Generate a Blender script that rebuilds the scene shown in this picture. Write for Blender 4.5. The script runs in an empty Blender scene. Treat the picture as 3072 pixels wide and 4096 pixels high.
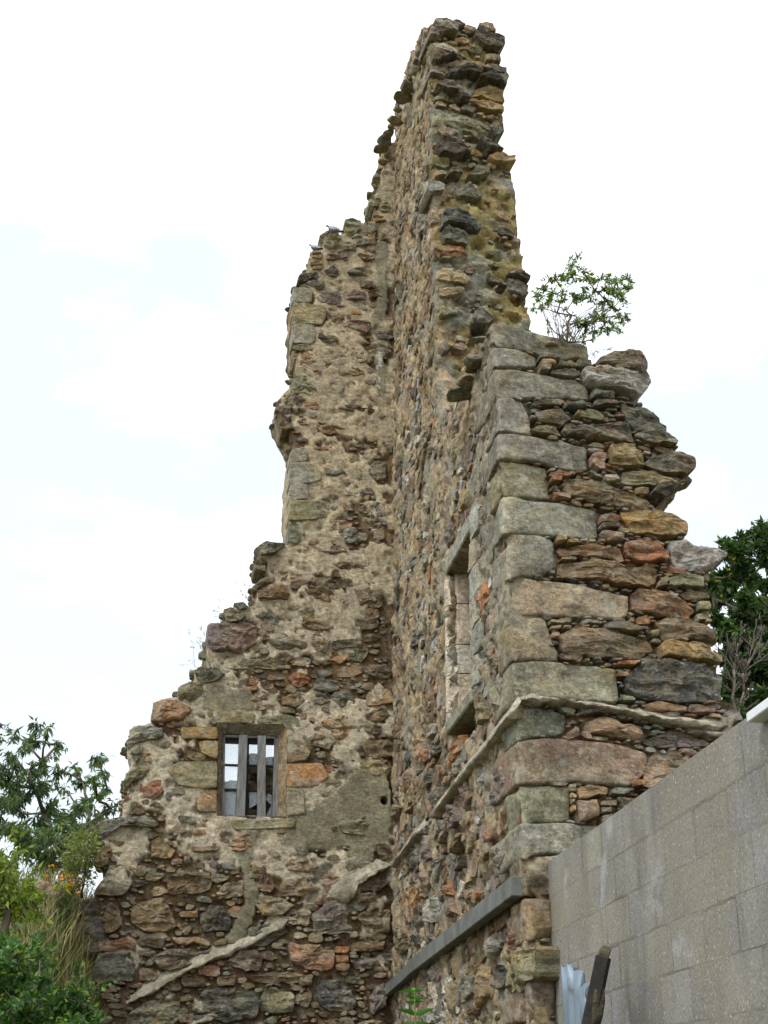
import bpy, bmesh, math, random
import numpy as np
from mathutils import Vector
rng = np.random.default_rng(7); random.seed(7)
scene = bpy.context.scene
COL = scene.collection
# ------------------------------------------------------------------ camera
F = 2900.0 / 1659 * 3072          # focal length in photo pixels
PITCH = math.radians(24.0); ROLL = math.radians(0.33)
W0, H0 = 3072, 4096
cam = bpy.data.cameras.new('camera'); co = bpy.data.objects.new('camera', cam); COL.objects.link(co)
cam.sensor_fit = 'HORIZONTAL'; cam.sensor_width = 36; cam.lens = F / W0 * 36; cam.clip_end = 900
EYE = np.array([0, 0, 1.6]); co.location = EYE
fw = np.array([0, math.cos(PITCH), math.sin(PITCH)]); rt = np.array([1., 0, 0]); up = np.array([0, -math.sin(PITCH), math.cos(PITCH)])
rt, up = rt * math.cos(ROLL) + up * math.sin(ROLL), up * math.cos(ROLL) - rt * math.sin(ROLL)
from mathutils import Matrix
co.matrix_world = Matrix(((rt[0], up[0], -fw[0], EYE[0]), (rt[1], up[1], -fw[1], EYE[1]), (rt[2], up[2], -fw[2], EYE[2]), (0, 0, 0, 1)))
scene.camera = co
# ------------------------------------------------------------------ world, sun, exposure
SUN_EL, SUN_AZ = math.radians(52), math.radians(215)
world = bpy.data.worlds.new('World'); scene.world = world; world.use_nodes = True
nt = world.node_tree; nt.nodes.clear()
def N(nt, t, **k):
    n = nt.nodes.new(t)
    for a, b in k.items(): setattr(n, a, b)
    return n
sky = N(nt, 'ShaderNodeTexSky', sky_type='NISHITA', sun_disc=False, sun_elevation=SUN_EL, sun_rotation=SUN_AZ)
tc = N(nt, 'ShaderNodeTexCoord'); mp = N(nt, 'ShaderNodeMapping'); mp.inputs['Scale'].default_value = (1.0, 1.0, 1.7)
nz = N(nt, 'ShaderNodeTexNoise'); nz.inputs['Scale'].default_value = 4.5; nz.inputs['Detail'].default_value = 7; nz.inputs['Roughness'].default_value = .55
L_ = nt.links.new
def gap(px, py, size):                 # thin places in the overcast where a little blue comes through
    d = fw * F + rt * (px - W0 / 2) + up * (H0 / 2 - py); d = d / np.linalg.norm(d)
    m = N(nt, 'ShaderNodeVectorMath', operation='DOT_PRODUCT'); L_(tc.outputs['Generated'], m.inputs[0]); m.inputs[1].default_value = tuple(d)
    r = N(nt, 'ShaderNodeMapRange', interpolation_type='SMOOTHSTEP'); r.inputs[1].default_value = math.cos(size); r.inputs[2].default_value = 1.0; L_(m.outputs['Value'], r.inputs[0]); return r.outputs[0]
gs = [gap(200, 1750, .34), gap(-500, 2600, .42), gap(3300, 2000, .34)]
acc = gs[0]
for g_ in gs[1:]:
    m = N(nt, 'ShaderNodeMath', operation='MAXIMUM'); L_(acc, m.inputs[0]); L_(g_, m.inputs[1]); acc = m.outputs[0]
k1 = N(nt, 'ShaderNodeMath', operation='MULTIPLY_ADD'); k1.inputs[1].default_value = .40; k1.inputs[2].default_value = .0; L_(acc, k1.inputs[0])
k2 = N(nt, 'ShaderNodeMath', operation='SUBTRACT'); L_(nz.outputs[0], k2.inputs[0]); L_(k1.outputs[0], k2.inputs[1])
cr = N(nt, 'ShaderNodeValToRGB')
cr.color_ramp.elements[0].position = .10; cr.color_ramp.elements[0].color = (.61, .65, .665, 1)
cr.color_ramp.elements[1].position = .42; cr.color_ramp.elements[1].color = (1.12, 1.12, 1.12, 1)
sc_ = N(nt, 'ShaderNodeVectorMath', operation='SCALE'); sc_.inputs['Scale'].default_value = .05
ad = N(nt, 'ShaderNodeVectorMath', operation='ADD')
bg = N(nt, 'ShaderNodeBackground'); bg.inputs['Strength'].default_value = 0.85; out = N(nt, 'ShaderNodeOutputWorld')
L_(tc.outputs['Generated'], mp.inputs[0]); L_(mp.outputs[0], nz.inputs[0]); L_(k2.outputs[0], cr.inputs[0])
L_(sky.outputs[0], sc_.inputs[0]); L_(sc_.outputs[0], ad.inputs[0]); L_(cr.outputs[0], ad.inputs[1]); L_(ad.outputs[0], bg.inputs[0]); L_(bg.outputs[0], out.inputs[0])
sun = bpy.data.lights.new('sun', 'SUN'); sun.energy = 1.3; sun.angle = math.radians(14); sun.color = (1, .975, .94)
so = bpy.data.objects.new('sun', sun); COL.objects.link(so)
az = math.radians(-142)            # sun behind the camera, to the left, high
sd = Vector((math.sin(az) * math.cos(SUN_EL), math.cos(az) * math.cos(SUN_EL), math.sin(SUN_EL)))
so.rotation_euler = sd.to_track_quat('Z', 'Y').to_euler()
sky.sun_rotation = az % (2 * math.pi)
vs = scene.view_settings; vs.view_transform = 'Standard'; vs.look = 'None'; vs.exposure = 0.72; vs.gamma = 1
# ------------------------------------------------------------------ helpers
K = 15.0 / 18.0
def ray(sx, sy):
    d = fw * F + rt * (sx - W0 / 2) + up * (H0 / 2 - sy)
    return d / np.linalg.norm(d)
def V(x, y): return (x * 3072 / 1659, y * 3072 / 1659)           # from the 1659 px wide view
class Zn:                                                          # a zoomed crop of the photograph
    def __init__(s, x, y, size): s.x, s.y, s.k = x, y, size / 1659
    def __call__(s, pts): return [(s.x + a * s.k, s.y + b * s.k) for a, b in pts]
ZA = Zn(2000, 1200, 1000); ZC = Zn(1600, 800, 800); ZD = Zn(1600, 2100, 1000); ZE = Zn(2072, 2000, 1000); ZF = Zn(2072, 2900, 1000)
ZG = Zn(900, 1500, 1000); ZH = Zn(1000, 800, 800); ZI = Zn(400, 2300, 1000); ZJ = Zn(300, 3100, 1000); ZK = Zn(1200, 3000, 1000)
ZM = Zn(1450, 2500, 750); ZT = Zn(1400, 0, 800)
ZN = lambda x, y: (x * 700 / 1195, 2800 + y * 700 / 1195)
ZO = lambda x, y: (2772 + x * 300 / 737, 2100 + y * 300 / 737)
class Plane:
    def __init__(s, O, d, e, flip=1):
        s.O = np.array(O, float); s.d = np.array(d, float) / np.linalg.norm(d); s.e = np.array(e, float) / e[2]
        n = np.cross(s.d, s.e); n /= np.linalg.norm(n)
        if np.dot(n, EYE - s.O) < 0: n = -n
        s.n = n
    def hit(s, sx, sy):
        r = ray(sx, sy); k = np.dot(s.O - EYE, s.n) / np.dot(r, s.n); return EYE + k * r
    def uv(s, sx, sy):
        p = s.hit(sx, sy); v = p[2]; u = np.dot(p - s.O - s.e * v, s.d); return (u, v)
    def P(s, u, v, w=0):
        u, v, w = np.broadcast_arrays(np.asarray(u, float), np.asarray(v, float), np.asarray(w, float))
        return s.O + u[..., None] * s.d + v[..., None] * s.e + w[..., None] * s.n
a1 = math.radians(8.5)
tow = np.array([math.sin(a1), -math.cos(a1), 0])                   # along the side wall, towards the camera
C0r = ray(*V(848, 1900)); C0 = EYE + C0r * (15.0 / math.hypot(C0r[0], C0r[1])); C0[2] = 0
PS = Plane(C0, tow, (0, 0, 1))
hL = math.radians(80.0); PL = Plane(C0, (-math.sin(hL), -math.cos(hL), 0), (0, 0, 1))   # u grows to the left
hE = math.radians(74.0); dE = np.array([math.sin(hE), math.cos(hE), 0])
def edgeplane(va, vb):
    A = PS.hit(*V(*va)); B = PS.hit(*V(*vb)); e = (A - B) / (A - B)[2]; O = B - e * B[2]
    return Plane(O, dE, e)
PE = edgeplane((1066, 705), (1131, 1800))                         # end face of the near pier
PT = edgeplane((926, 60), (946, 820))                             # broken end of the tall wall
PC = Plane(PE.P(0, 0, 0) * 1.0, (0, 0, 0) if False else (math.sin(math.radians(6.6)), -math.cos(math.radians(6.6)), 0), (0, 0, 1))
cc = PE.hit(*V(1182, 1855)); cc[2] = 0; PC.O = cc + np.array([0, -.02, 0])  # concrete wall plane, u towards the camera
# --- numpy noise
_tab = np.random.default_rng(3).random(65536).astype(np.float32) * 2 - 1
def vn(P, seed=0):
    P = np.asarray(P, float); i = np.floor(P).astype(np.int64); f = P - i; f = f * f * (3 - 2 * f); r = 0
    for a in (0, 1):
        for b in (0, 1):
            for c in (0, 1):
                h = ((i[..., 0] + a) * 73856093 ^ (i[..., 1] + b) * 19349663 ^ (i[..., 2] + c) * 83492791 ^ (seed * 7919)) & 65535
                w = (f[..., 0] if a else 1 - f[..., 0]) * (f[..., 1] if b else 1 - f[..., 1]) * (f[..., 2] if c else 1 - f[..., 2])
                r = r + w * _tab[(h * 40503 >> 3) & 65535]
    return r
def fbm(P, sc, octv=4, seed=0, gain=.5):
    P = np.asarray(P, float) * sc; r = 0; a = 1
    for o in range(octv): r = r + a * vn(P, seed + o); P = P * 2.03 + 11.3; a *= gain
    return r
def sst(a, b, x): t = np.clip((x - a) / (b - a), 0, 1); return t * t * (3 - 2 * t)
def lin(c): c = np.asarray(c, float) / 255; return np.where(c <= .04045, c / 12.92, ((c + .055) / 1.055) ** 2.4)
PAL = dict(g=(130, 129, 118), o=(126, 122, 94), y=(152, 128, 84), b=(124, 104, 80), r=(142, 100, 76), p=(154, 128, 110), u=(118, 106, 103),
           d=(74, 76, 80), k=(62, 58, 57), l=(168, 165, 158), f=(160, 138, 106), n=(160, 112, 76), s=(100, 100, 90), w=(205, 200, 188), B=(96, 78, 62))
PALL = {k: lin(v) for k, v in PAL.items()}
CREAM, BUFF, EARTH, DARKE, CEM, OLC, GREYG = [lin(c) for c in ((196, 184, 158), (170, 152, 118), (120, 98, 70), (92, 74, 56), (140, 134, 110), (146, 134, 92), (160, 160, 144))]
# --- materials
def new_mat(name):
    m = bpy.data.materials.new(name); m.use_nodes = True; nt = m.node_tree; b = nt.nodes['Principled BSDF']
    b.inputs['Roughness'].default_value = .92; b.inputs['Specular IOR Level'].default_value = .25
    return m, nt, b
def noise(nt, vec, scale, detail=4, rough=.55):
    n = N(nt, 'ShaderNodeTexNoise'); n.inputs['Scale'].default_value = scale; n.inputs['Detail'].default_value = detail; n.inputs['Roughness'].default_value = rough
    nt.links.new(vec, n.inputs['Vector']); return n.outputs[0]
def ramp(nt, fac, *stops):
    r = N(nt, 'ShaderNodeValToRGB'); e = r.color_ramp.elements
    while len(e) < len(stops): e.new(.5)
    for k, (p, c) in enumerate(stops): e[k].position = p; e[k].color = (*( (c, c, c) if np.isscalar(c) else c), 1)
    nt.links.new(fac, r.inputs[0]); return r.outputs[0]
def mix(nt, mode, fac, a, b):
    m = N(nt, 'ShaderNodeMix', data_type='RGBA', blend_type=mode, clamp_factor=True)
    for s, v in ((m.inputs[0], fac), (m.inputs[6], a), (m.inputs[7], b)):
        if isinstance(v, (int, float)): s.default_value = v if s == m.inputs[0] else (v, v, v, 1)
        elif isinstance(v, tuple): s.default_value = (*v, 1)
        else: nt.links.new(v, s)
    return m.outputs[2]
def mapped(nt, sx, sy, sz):
    g = N(nt, 'ShaderNodeNewGeometry'); m = N(nt, 'ShaderNodeMapping'); m.inputs['Scale'].default_value = (sx, sy, sz)
    nt.links.new(g.outputs['Position'], m.inputs[0]); return m.outputs[0]
def attr(nt, name='tint'):
    a = N(nt, 'ShaderNodeAttribute', attribute_name=name); return a.outputs['Color']
def bump(nt, b, h, dist, strength=1.0, prev=None):
    n = N(nt, 'ShaderNodeBump'); n.inputs['Distance'].default_value = dist; n.inputs['Strength'].default_value = strength
    nt.links.new(h, n.inputs['Height'])
    if prev: nt.links.new(prev, n.inputs['Normal'])
    nt.links.new(n.outputs[0], b.inputs['Normal']); return n.outputs[0]
def stone_material(name, bed=3.0, lichen=.5, bumpd=.012, och=.34, con=1.0):
    m, nt, b = new_mat(name)
    v1 = mapped(nt, 1, 1, 1); v2 = mapped(nt, 1, 1, bed); v3 = mapped(nt, .9, .9, 3 if bed > 1.7 else 1.8)
    c = attr(nt)
    c = mix(nt, 'MULTIPLY', 1.0, c, ramp(nt, noise(nt, v2, 6, 6, .62), (.30, 1 - .34 * con), (.5, 1.0), (.70, 1 + .38 * con)))
    c = mix(nt, 'MULTIPLY', 1.0, c, ramp(nt, noise(nt, v2, 24, 7, .8), (.32, 1 - .5 * con), (.5, 1.0), (.68, 1 + .6 * con)))
    lf = ramp(nt, noise(nt, v1, 8, 8, .70), (.53, 0.0), (.60, lichen))
    c = mix(nt, 'MIX', lf, c, (.40, .40, .32))
    lo = ramp(nt, noise(nt, mapped(nt, 1, 1.02, .98), 4.1, 8, .68), (.54, 0.0), (.64, och))
    c = mix(nt, 'MIX', lo, c, (.28, .20, .075))
    gr = ramp(nt, noise(nt, mapped(nt, 1.03, .97, 1.1), 5.3, 8, .68), (.56, 0.0), (.66, .38))
    c = mix(nt, 'MIX', gr, c, (.115, .115, .10)) if con > .7 else c
    c = mix(nt, 'MULTIPLY', .9 * con, c, ramp(nt, noise(nt, v3, 11, 6, .75), (.33, .38), (.40, 1.0)))
    c = mix(nt, 'MULTIPLY', .9 * con, c, ramp(nt, noise(nt, v1, 70, 3, .6), (.30, .35), (.38, 1.0)))
    c = mix(nt, 'MIX', ramp(nt, noise(nt, v1, 62, 2, .5), (.66, 0.0), (.72, .5)), c, (.55, .53, .46))
    vo = N(nt, 'ShaderNodeTexVoronoi', feature='DISTANCE_TO_EDGE'); vo.inputs['Scale'].default_value = 9; nw = N(nt, 'ShaderNodeVectorMath', operation='ADD'); nn_ = N(nt, 'ShaderNodeTexNoise'); nn_.inputs['Scale'].default_value = 14; nn_.inputs['Detail'].default_value = 5; nt.links.new(v2, nn_.inputs['Vector'])
    sc2 = N(nt, 'ShaderNodeVectorMath', operation='SCALE'); sc2.inputs['Scale'].default_value = .22; nt.links.new(nn_.outputs['Color'], sc2.inputs[0]); nt.links.new(v2, nw.inputs[0]); nt.links.new(sc2.outputs[0], nw.inputs[1]); nt.links.new(nw.outputs[0], vo.inputs['Vector'])
    ck = mix(nt, 'MIX', ramp(nt, noise(nt, v1, 3.3, 3), (.46, 0.), (.56, 1.)), 1.0, ramp(nt, vo.outputs['Distance'], (.0, .30), (.045, 1.0)))
    c = mix(nt, 'MULTIPLY', .8 * con, c, ck)
    nt.links.new(c, b.inputs['Base Color'])
    n1 = bump(nt, b, noise(nt, v2, 14, 10, .78), bumpd * 3.2)
    bump(nt, b, noise(nt, v3, 26, 5, .7), bumpd * .8, 1, n1)
    return m
M = {}
M['stone'] = stone_material('weathered_stone', 1.9, .45)
M['ashlar'] = stone_material('dressed_stone', 1.5, .42, .007, .32)
M['mortar'] = stone_material('old_lime_mortar', 1.3, .32, .015, .20, .78)
M['fillet'] = stone_material('pale_lime_fillet', 1.2, .3, .016, .12, .8)
def simple(name, col, rough=.8, var=.25, sc=12, bd=0, metal=0, stretch=(1, 1, 1)):
    m, nt, b = new_mat(name); v = mapped(nt, *stretch); b.inputs['Roughness'].default_value = rough; b.inputs['Metallic'].default_value = metal
    c = mix(nt, 'MULTIPLY', 1.0, tuple(lin(col)), ramp(nt, noise(nt, v, sc, 5, .6), (.3, 1 - var), (.5, 1.), (.7, 1 + var)))
    nt.links.new(c, b.inputs['Base Color'])
    if bd: bump(nt, b, noise(nt, v, sc * 4, 4, .6), bd)
    return m
M['wood'] = simple('weathered_grey_timber', (112, 112, 110), .85, .45, 9, .004, 0, (4, 4, .6))
M['railwood'] = simple('weathered_rail_timber', (98, 100, 95), .85, .35, 6, .005, 0, (.9, .9, .8))
M['darkwood'] = simple('tarred_dark_timber', (44, 40, 36), .8, .4, 14, .004)
M['iron'] = simple('rusty_iron_bar', (70, 62, 58), .7, .3, 30)
M['bird'] = simple('pigeon_feathers', (112, 114, 126), .7, .25, 50)
M['birdpale'] = simple('pale_wing_feathers', (168, 172, 182), .7, .2, 60)
M['birddark'] = simple('dark_feathers', (58, 54, 66), .7, .2, 60)
M['bark'] = simple('bark', (92, 84, 72), .9, .35, 20, .006)
M['palebark'] = simple('pale_dead_bark', (132, 126, 116), .9, .3, 25, .004)
M['white'] = simple('white_painted_board', (206, 210, 212), .6, .12, 6, .001)
M['roofsheet'] = simple('dark_corrugated_sheet', (84, 84, 84), .7, .35, 6)
M['cavity'] = simple('dark_recess_shade', (60, 50, 42), .95, .4, 9, .02)  # dark tone paints in the slit recess's shade; the drain bore shares it
M['turf'] = simple('rough_turf', (92, 88, 52), .95, .4, 3, .05)
M['earth'] = simple('trodden_earth', (88, 84, 60), .95, .3, 2, .03)
# leaves read their colour from an attribute
def leaf_material(name, tr=.35):
    m, nt, b = new_mat(name); b.inputs['Roughness'].default_value = .5; b.inputs['Specular IOR Level'].default_value = .4
    c = attr(nt); nt.links.new(c, b.inputs['Base Color'])
    t = N(nt, 'ShaderNodeBsdfTranslucent'); c2 = mix(nt, 'MULTIPLY', 1.0, c, (1.5, 1.7, .8)); nt.links.new(c2, t.inputs[0])
    mx = N(nt, 'ShaderNodeMixShader'); mx.inputs[0].default_value = tr; o = nt.nodes['Material Output']
    nt.links.new(b.outputs[0], mx.inputs[1]); nt.links.new(t.outputs[0], mx.inputs[2]); nt.links.new(mx.outputs[0], o.inputs[0]); return m
M['leaf'] = leaf_material('green_leaf'); M['straw'] = leaf_material('dry_grass', .08)
def concrete():
    m, nt, b = new_mat('pitted_concrete'); v = mapped(nt, 1, 1, 1)
    c = mix(nt, 'MULTIPLY', 1.0, attr(nt), ramp(nt, noise(nt, v, 2.3, 6, .6), (.3, .80), (.5, 1.), (.72, 1.22)))
    c = mix(nt, 'MIX', ramp(nt, noise(nt, v, 1.1, 4), (.48, 0.), (.62, .5)), c, (.22, .20, .14))
    c = mix(nt, 'MULTIPLY', 1.0, c, ramp(nt, noise(nt, v, 60, 3, .6), (.3, .8), (.7, 1.2)))
    c = mix(nt, 'MIX', ramp(nt, noise(nt, mapped(nt, 1, 1.0, .75), 78, 1, .4), (.69, 0.), (.74, .7)), c, (.52, .51, .48))
    c = mix(nt, 'MIX', ramp(nt, noise(nt, mapped(nt, 1.1, .9, .7), 64, 2, .55), (.27, .8), (.33, 0.)), c, (.05, .045, .04))
    c = mix(nt, 'MIX', ramp(nt, noise(nt, mapped(nt, 1, 1, .25), 3.2, 5, .6), (.54, 0.), (.70, .6)), c, (.10, .095, .085))
    c = mix(nt, 'MIX', ramp(nt, noise(nt, mapped(nt, 1, .8, .8), 2.6, 5, .65), (.60, 0.), (.68, .55)), c, (.36, .38, .38))
    nt.links.new(c, b.inputs['Base Color']); bump(nt, b, noise(nt, v, 60, 5, .7), .006); return m
M['concrete'] = concrete()
def corr():
    m, nt, b = new_mat('galvanised_corrugated_sheet'); v = mapped(nt, 1, 1, .6); b.inputs['Roughness'].default_value = .5; b.inputs['Metallic'].default_value = .35
    c = mix(nt, 'MULTIPLY', 1., (.17, .22, .26), ramp(nt, noise(nt, v, 8, 4), (.3, .75), (.7, 1.2)))
    nt.links.new(mix(nt, 'MIX', ramp(nt, noise(nt, mapped(nt, 1, 1, 1), 7, 6, .65), (.60, 0.), (.68, .85)), c, (.11, .065, .035)), b.inputs['Base Color']); return m
M['corr'] = corr()
def glassm():
    m, nt, b = new_mat('dusty_glass'); b.inputs['Roughness'].default_value = .08; b.inputs['Base Color'].default_value = (.7, .8, .85, 1)
    g = N(nt, 'ShaderNodeBsdfTransparent'); mx = N(nt, 'ShaderNodeMixShader'); mx.inputs[0].default_value = .75; o = nt.nodes['Material Output']
    nt.links.new(b.outputs[0], mx.inputs[1]); nt.links.new(g.outputs[0], mx.inputs[2]); nt.links.new(mx.outputs[0], o.inputs[0]); return m
M['glass'] = glassm()
# --- mesh building
def mesh_obj(name, verts, faces, mat, parent=None, col=None, smooth=True, loc=None, kind=None, label=None):
    verts = np.asarray(verts, float).reshape(-1, 3)
    if loc is None: loc = (0, 0, 0)
    loc = np.asarray(loc, float)
    me = bpy.data.meshes.new(name)
    if isinstance(faces, np.ndarray):
        n = faces.shape[1]; nf = len(faces)
        me.vertices.add(len(verts)); me.vertices.foreach_set('co', (verts - loc).ravel())
        me.loops.add(nf * n); me.loops.foreach_set('vertex_index', faces.ravel().astype(np.int32))
        me.polygons.add(nf); me.polygons.foreach_set('loop_start', np.arange(0, nf * n, n, dtype=np.int32))
        me.update(calc_edges=True)
    else:
        me.from_pydata([tuple(x) for x in (verts - loc)], [], faces)
    if smooth: me.polygons.foreach_set('use_smooth', np.ones(len(me.polygons), bool))
    if col is not None:
        col = np.asarray(col, float)
        if col.ndim == 1: col = np.tile(col[:3], (len(verts), 1))
        a = me.color_attributes.new('tint', 'FLOAT_COLOR', 'POINT'); a.data.foreach_set('color', np.hstack([np.clip(col, 0, 1), np.ones((len(col), 1))]).ravel().astype(np.float32))
    me.materials.append(mat); me.validate(); me.update()
    o = bpy.data.objects.new(name, me); COL.objects.link(o)
    if parent is not None:
        o.parent = parent; base = np.array(parent.get('_w', (0, 0, 0)))
        o.location = loc - base
    else: o.location = loc
    o['_w'] = [float(x) for x in loc]
    if kind: o['kind'] = kind
    if label: o['label'] = label
    return o
def empty(name, loc, label, cat, group=None):
    o = bpy.data.objects.new(name, None); COL.objects.link(o); o.location = loc; o['_w'] = [float(x) for x in loc]
    o['label'] = label; o['category'] = cat
    if group: o['group'] = group
    return o
def tag(o, label, cat, group=None):
    o['label'] = label; o['category'] = cat
    if group: o['group'] = group
    return o
def pip(px, py, poly):
    poly = np.asarray(poly); x0, y0 = poly[:, 0], poly[:, 1]; x1, y1 = np.roll(x0, -1), np.roll(y0, -1)
    r = np.zeros(px.shape, bool)
    for a, b, c, d in zip(x0, y0, x1, y1):
        if b == d: continue
        k = ((b > py) != (d > py)) & (px < (c - a) * (py - b) / (d - b) + a); r ^= k
    return r
def resample(poly, k):
    p = np.asarray(poly, float); q = np.vstack([p, p[:1]]); L = np.r_[0, np.cumsum(np.linalg.norm(np.diff(q, axis=0), axis=1))]
    t = np.linspace(0, L[-1], k, endpoint=False); return np.c_[np.interp(t, L, q[:, 0]), np.interp(t, L, q[:, 1])]
def chaikin(p, it=1, c=.2):
    p = np.asarray(p, float)
    for _ in range(it):
        q = np.roll(p, -1, axis=0); p = np.stack([p * (1 - c) + q * c, p * c + q * (1 - c)], 1).reshape(-1, 2)
    return p
def nearest_on(pts, poly):
    best = np.full(len(pts), 1e9); res = pts.copy(); P = np.asarray(poly); Q = np.roll(P, -1, axis=0)
    for a, b in zip(P, Q):
        d = b - a; l = np.dot(d, d)
        if l < 1e-12: continue
        t = np.clip(((pts - a) @ d) / l, 0, 1); c = a + t[:, None] * d; dd = np.linalg.norm(pts - c, axis=1); k = dd < best
        best[k] = dd[k]; res[k] = c[k]
    return res, best
def ragged(poly, amp, step=.07, seed=1, keep=lambda a, b: False):
    P = [np.array(p) for p in poly]; out = []
    for a, b in zip(P, P[1:] + P[:1]):
        n = max(1, int(np.linalg.norm(b - a) / step)); st = keep(a, b)
        for i in range(n):
            q = a + (b - a) * i / n
            if not st:
                z = np.array([q[0] * 9, q[1] * 9, seed * 3.7]); q = q + amp * np.array([vn(z, seed), vn(z + 50, seed + 9)])
            out.append(q)
    return np.array(out)
def wall_skin(name, pl, poly, holes, res, thick, hf, cf, parent, back=None, cap=True):
    bdir = -pl.n if back is None else np.asarray(back) / np.linalg.norm(back)
    poly = np.asarray(poly); lo, hi = poly.min(0), poly.max(0)
    nu, nv = int((hi[0] - lo[0]) / res) + 1, int((hi[1] - lo[1]) / res) + 1
    U, Vv = np.meshgrid(lo[0] + np.arange(nu + 1) * res, lo[1] + np.arange(nv + 1) * res)
    cu, cv = U[:-1, :-1] + res / 2, Vv[:-1, :-1] + res / 2
    ins = pip(cu, cv, poly)
    for h in holes: ins &= ~pip(cu, cv, h)
    idx = np.arange((nu + 1) * (nv + 1)).reshape(nv + 1, nu + 1)
    j, i = np.nonzero(ins); quads = np.stack([idx[j, i], idx[j, i + 1], idx[j + 1, i + 1], idx[j + 1, i]], 1)
    used = np.unique(quads); remap = -np.ones(idx.size, int); remap[used] = np.arange(len(used)); quads = remap[quads]
    uv = np.c_[U.ravel()[used], Vv.ravel()[used]]
    E = np.vstack([quads[:, [0, 1]], quads[:, [1, 2]], quads[:, [2, 3]], quads[:, [3, 0]]]); key = np.sort(E, 1); kk = key[:, 0] * 10 ** 7 + key[:, 1]
    uq, inv, cnt = np.unique(kk, return_inverse=True, return_counts=True); bd = E[cnt[inv] == 1]
    bv = np.unique(bd); best_p, best = nearest_on(uv[bv], poly)
    for h in holes:
        q, d = nearest_on(uv[bv], h); k = d < best; best_p[k] = q[k]; best[k] = d[k]
    m = best < res * 1.5; uv[bv[m]] = best_p[m]
    P0 = pl.P(uv[:, 0], uv[:, 1], 0.0); h = hf(uv, P0); verts = [P0 + h[:, None] * pl.n]; cols = [cf(uv, P0)]
    n0 = len(uv); faces = [quads]; seg = 5
    ring = {v: k for k, v in enumerate(bv)}; rb = np.vectorize(ring.get)(bd); prev = bd; base = n0
    for s in range(1, seg + 1):
        dz = thick * s / seg; p = P0[bv] + dz * bdir - .012 * pl.n
        jit = np.stack([fbm(p, 7, 3, 31), fbm(p, 7, 3, 41), fbm(p, 7, 3, 51)], 1) * .025
        verts.append(p + jit); cols.append(cf(uv[bv], p)); cur = rb + base
        faces.append(np.stack([prev[:, 1], prev[:, 0], cur[:, 0], cur[:, 1]], 1)); prev = cur; base += len(bv)
    if cap:   # flat back face joined to the last ring
        verts.append(P0 + thick * bdir); cols.append(cf(uv, P0)); mp_ = np.arange(n0) + base
        mp_[bv] = np.arange(len(bv)) + base - len(bv); faces.append(mp_[quads][:, ::-1])
    Q = np.vstack(faces); o = mesh_obj(name, np.vstack(verts), Q, M['mortar'], parent, np.vstack(cols)); return o
WEA = [lin(c) for c in ((150, 134, 98), (134, 132, 106), (152, 146, 126), (120, 108, 80))]
def weather(P):
    """slow drift of dust, lichen and lime over stones and mortar alike"""
    n = sst(-.4, .4, fbm(P, 1.1, 3, 501))[:, None]; m = sst(-.3, .5, fbm(P, 2.3, 3, 511))[:, None]
    return (WEA[0] * (1 - n) + WEA[1] * n) * (1 - m) + m * (WEA[2] * n + WEA[3] * (1 - n))
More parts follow.
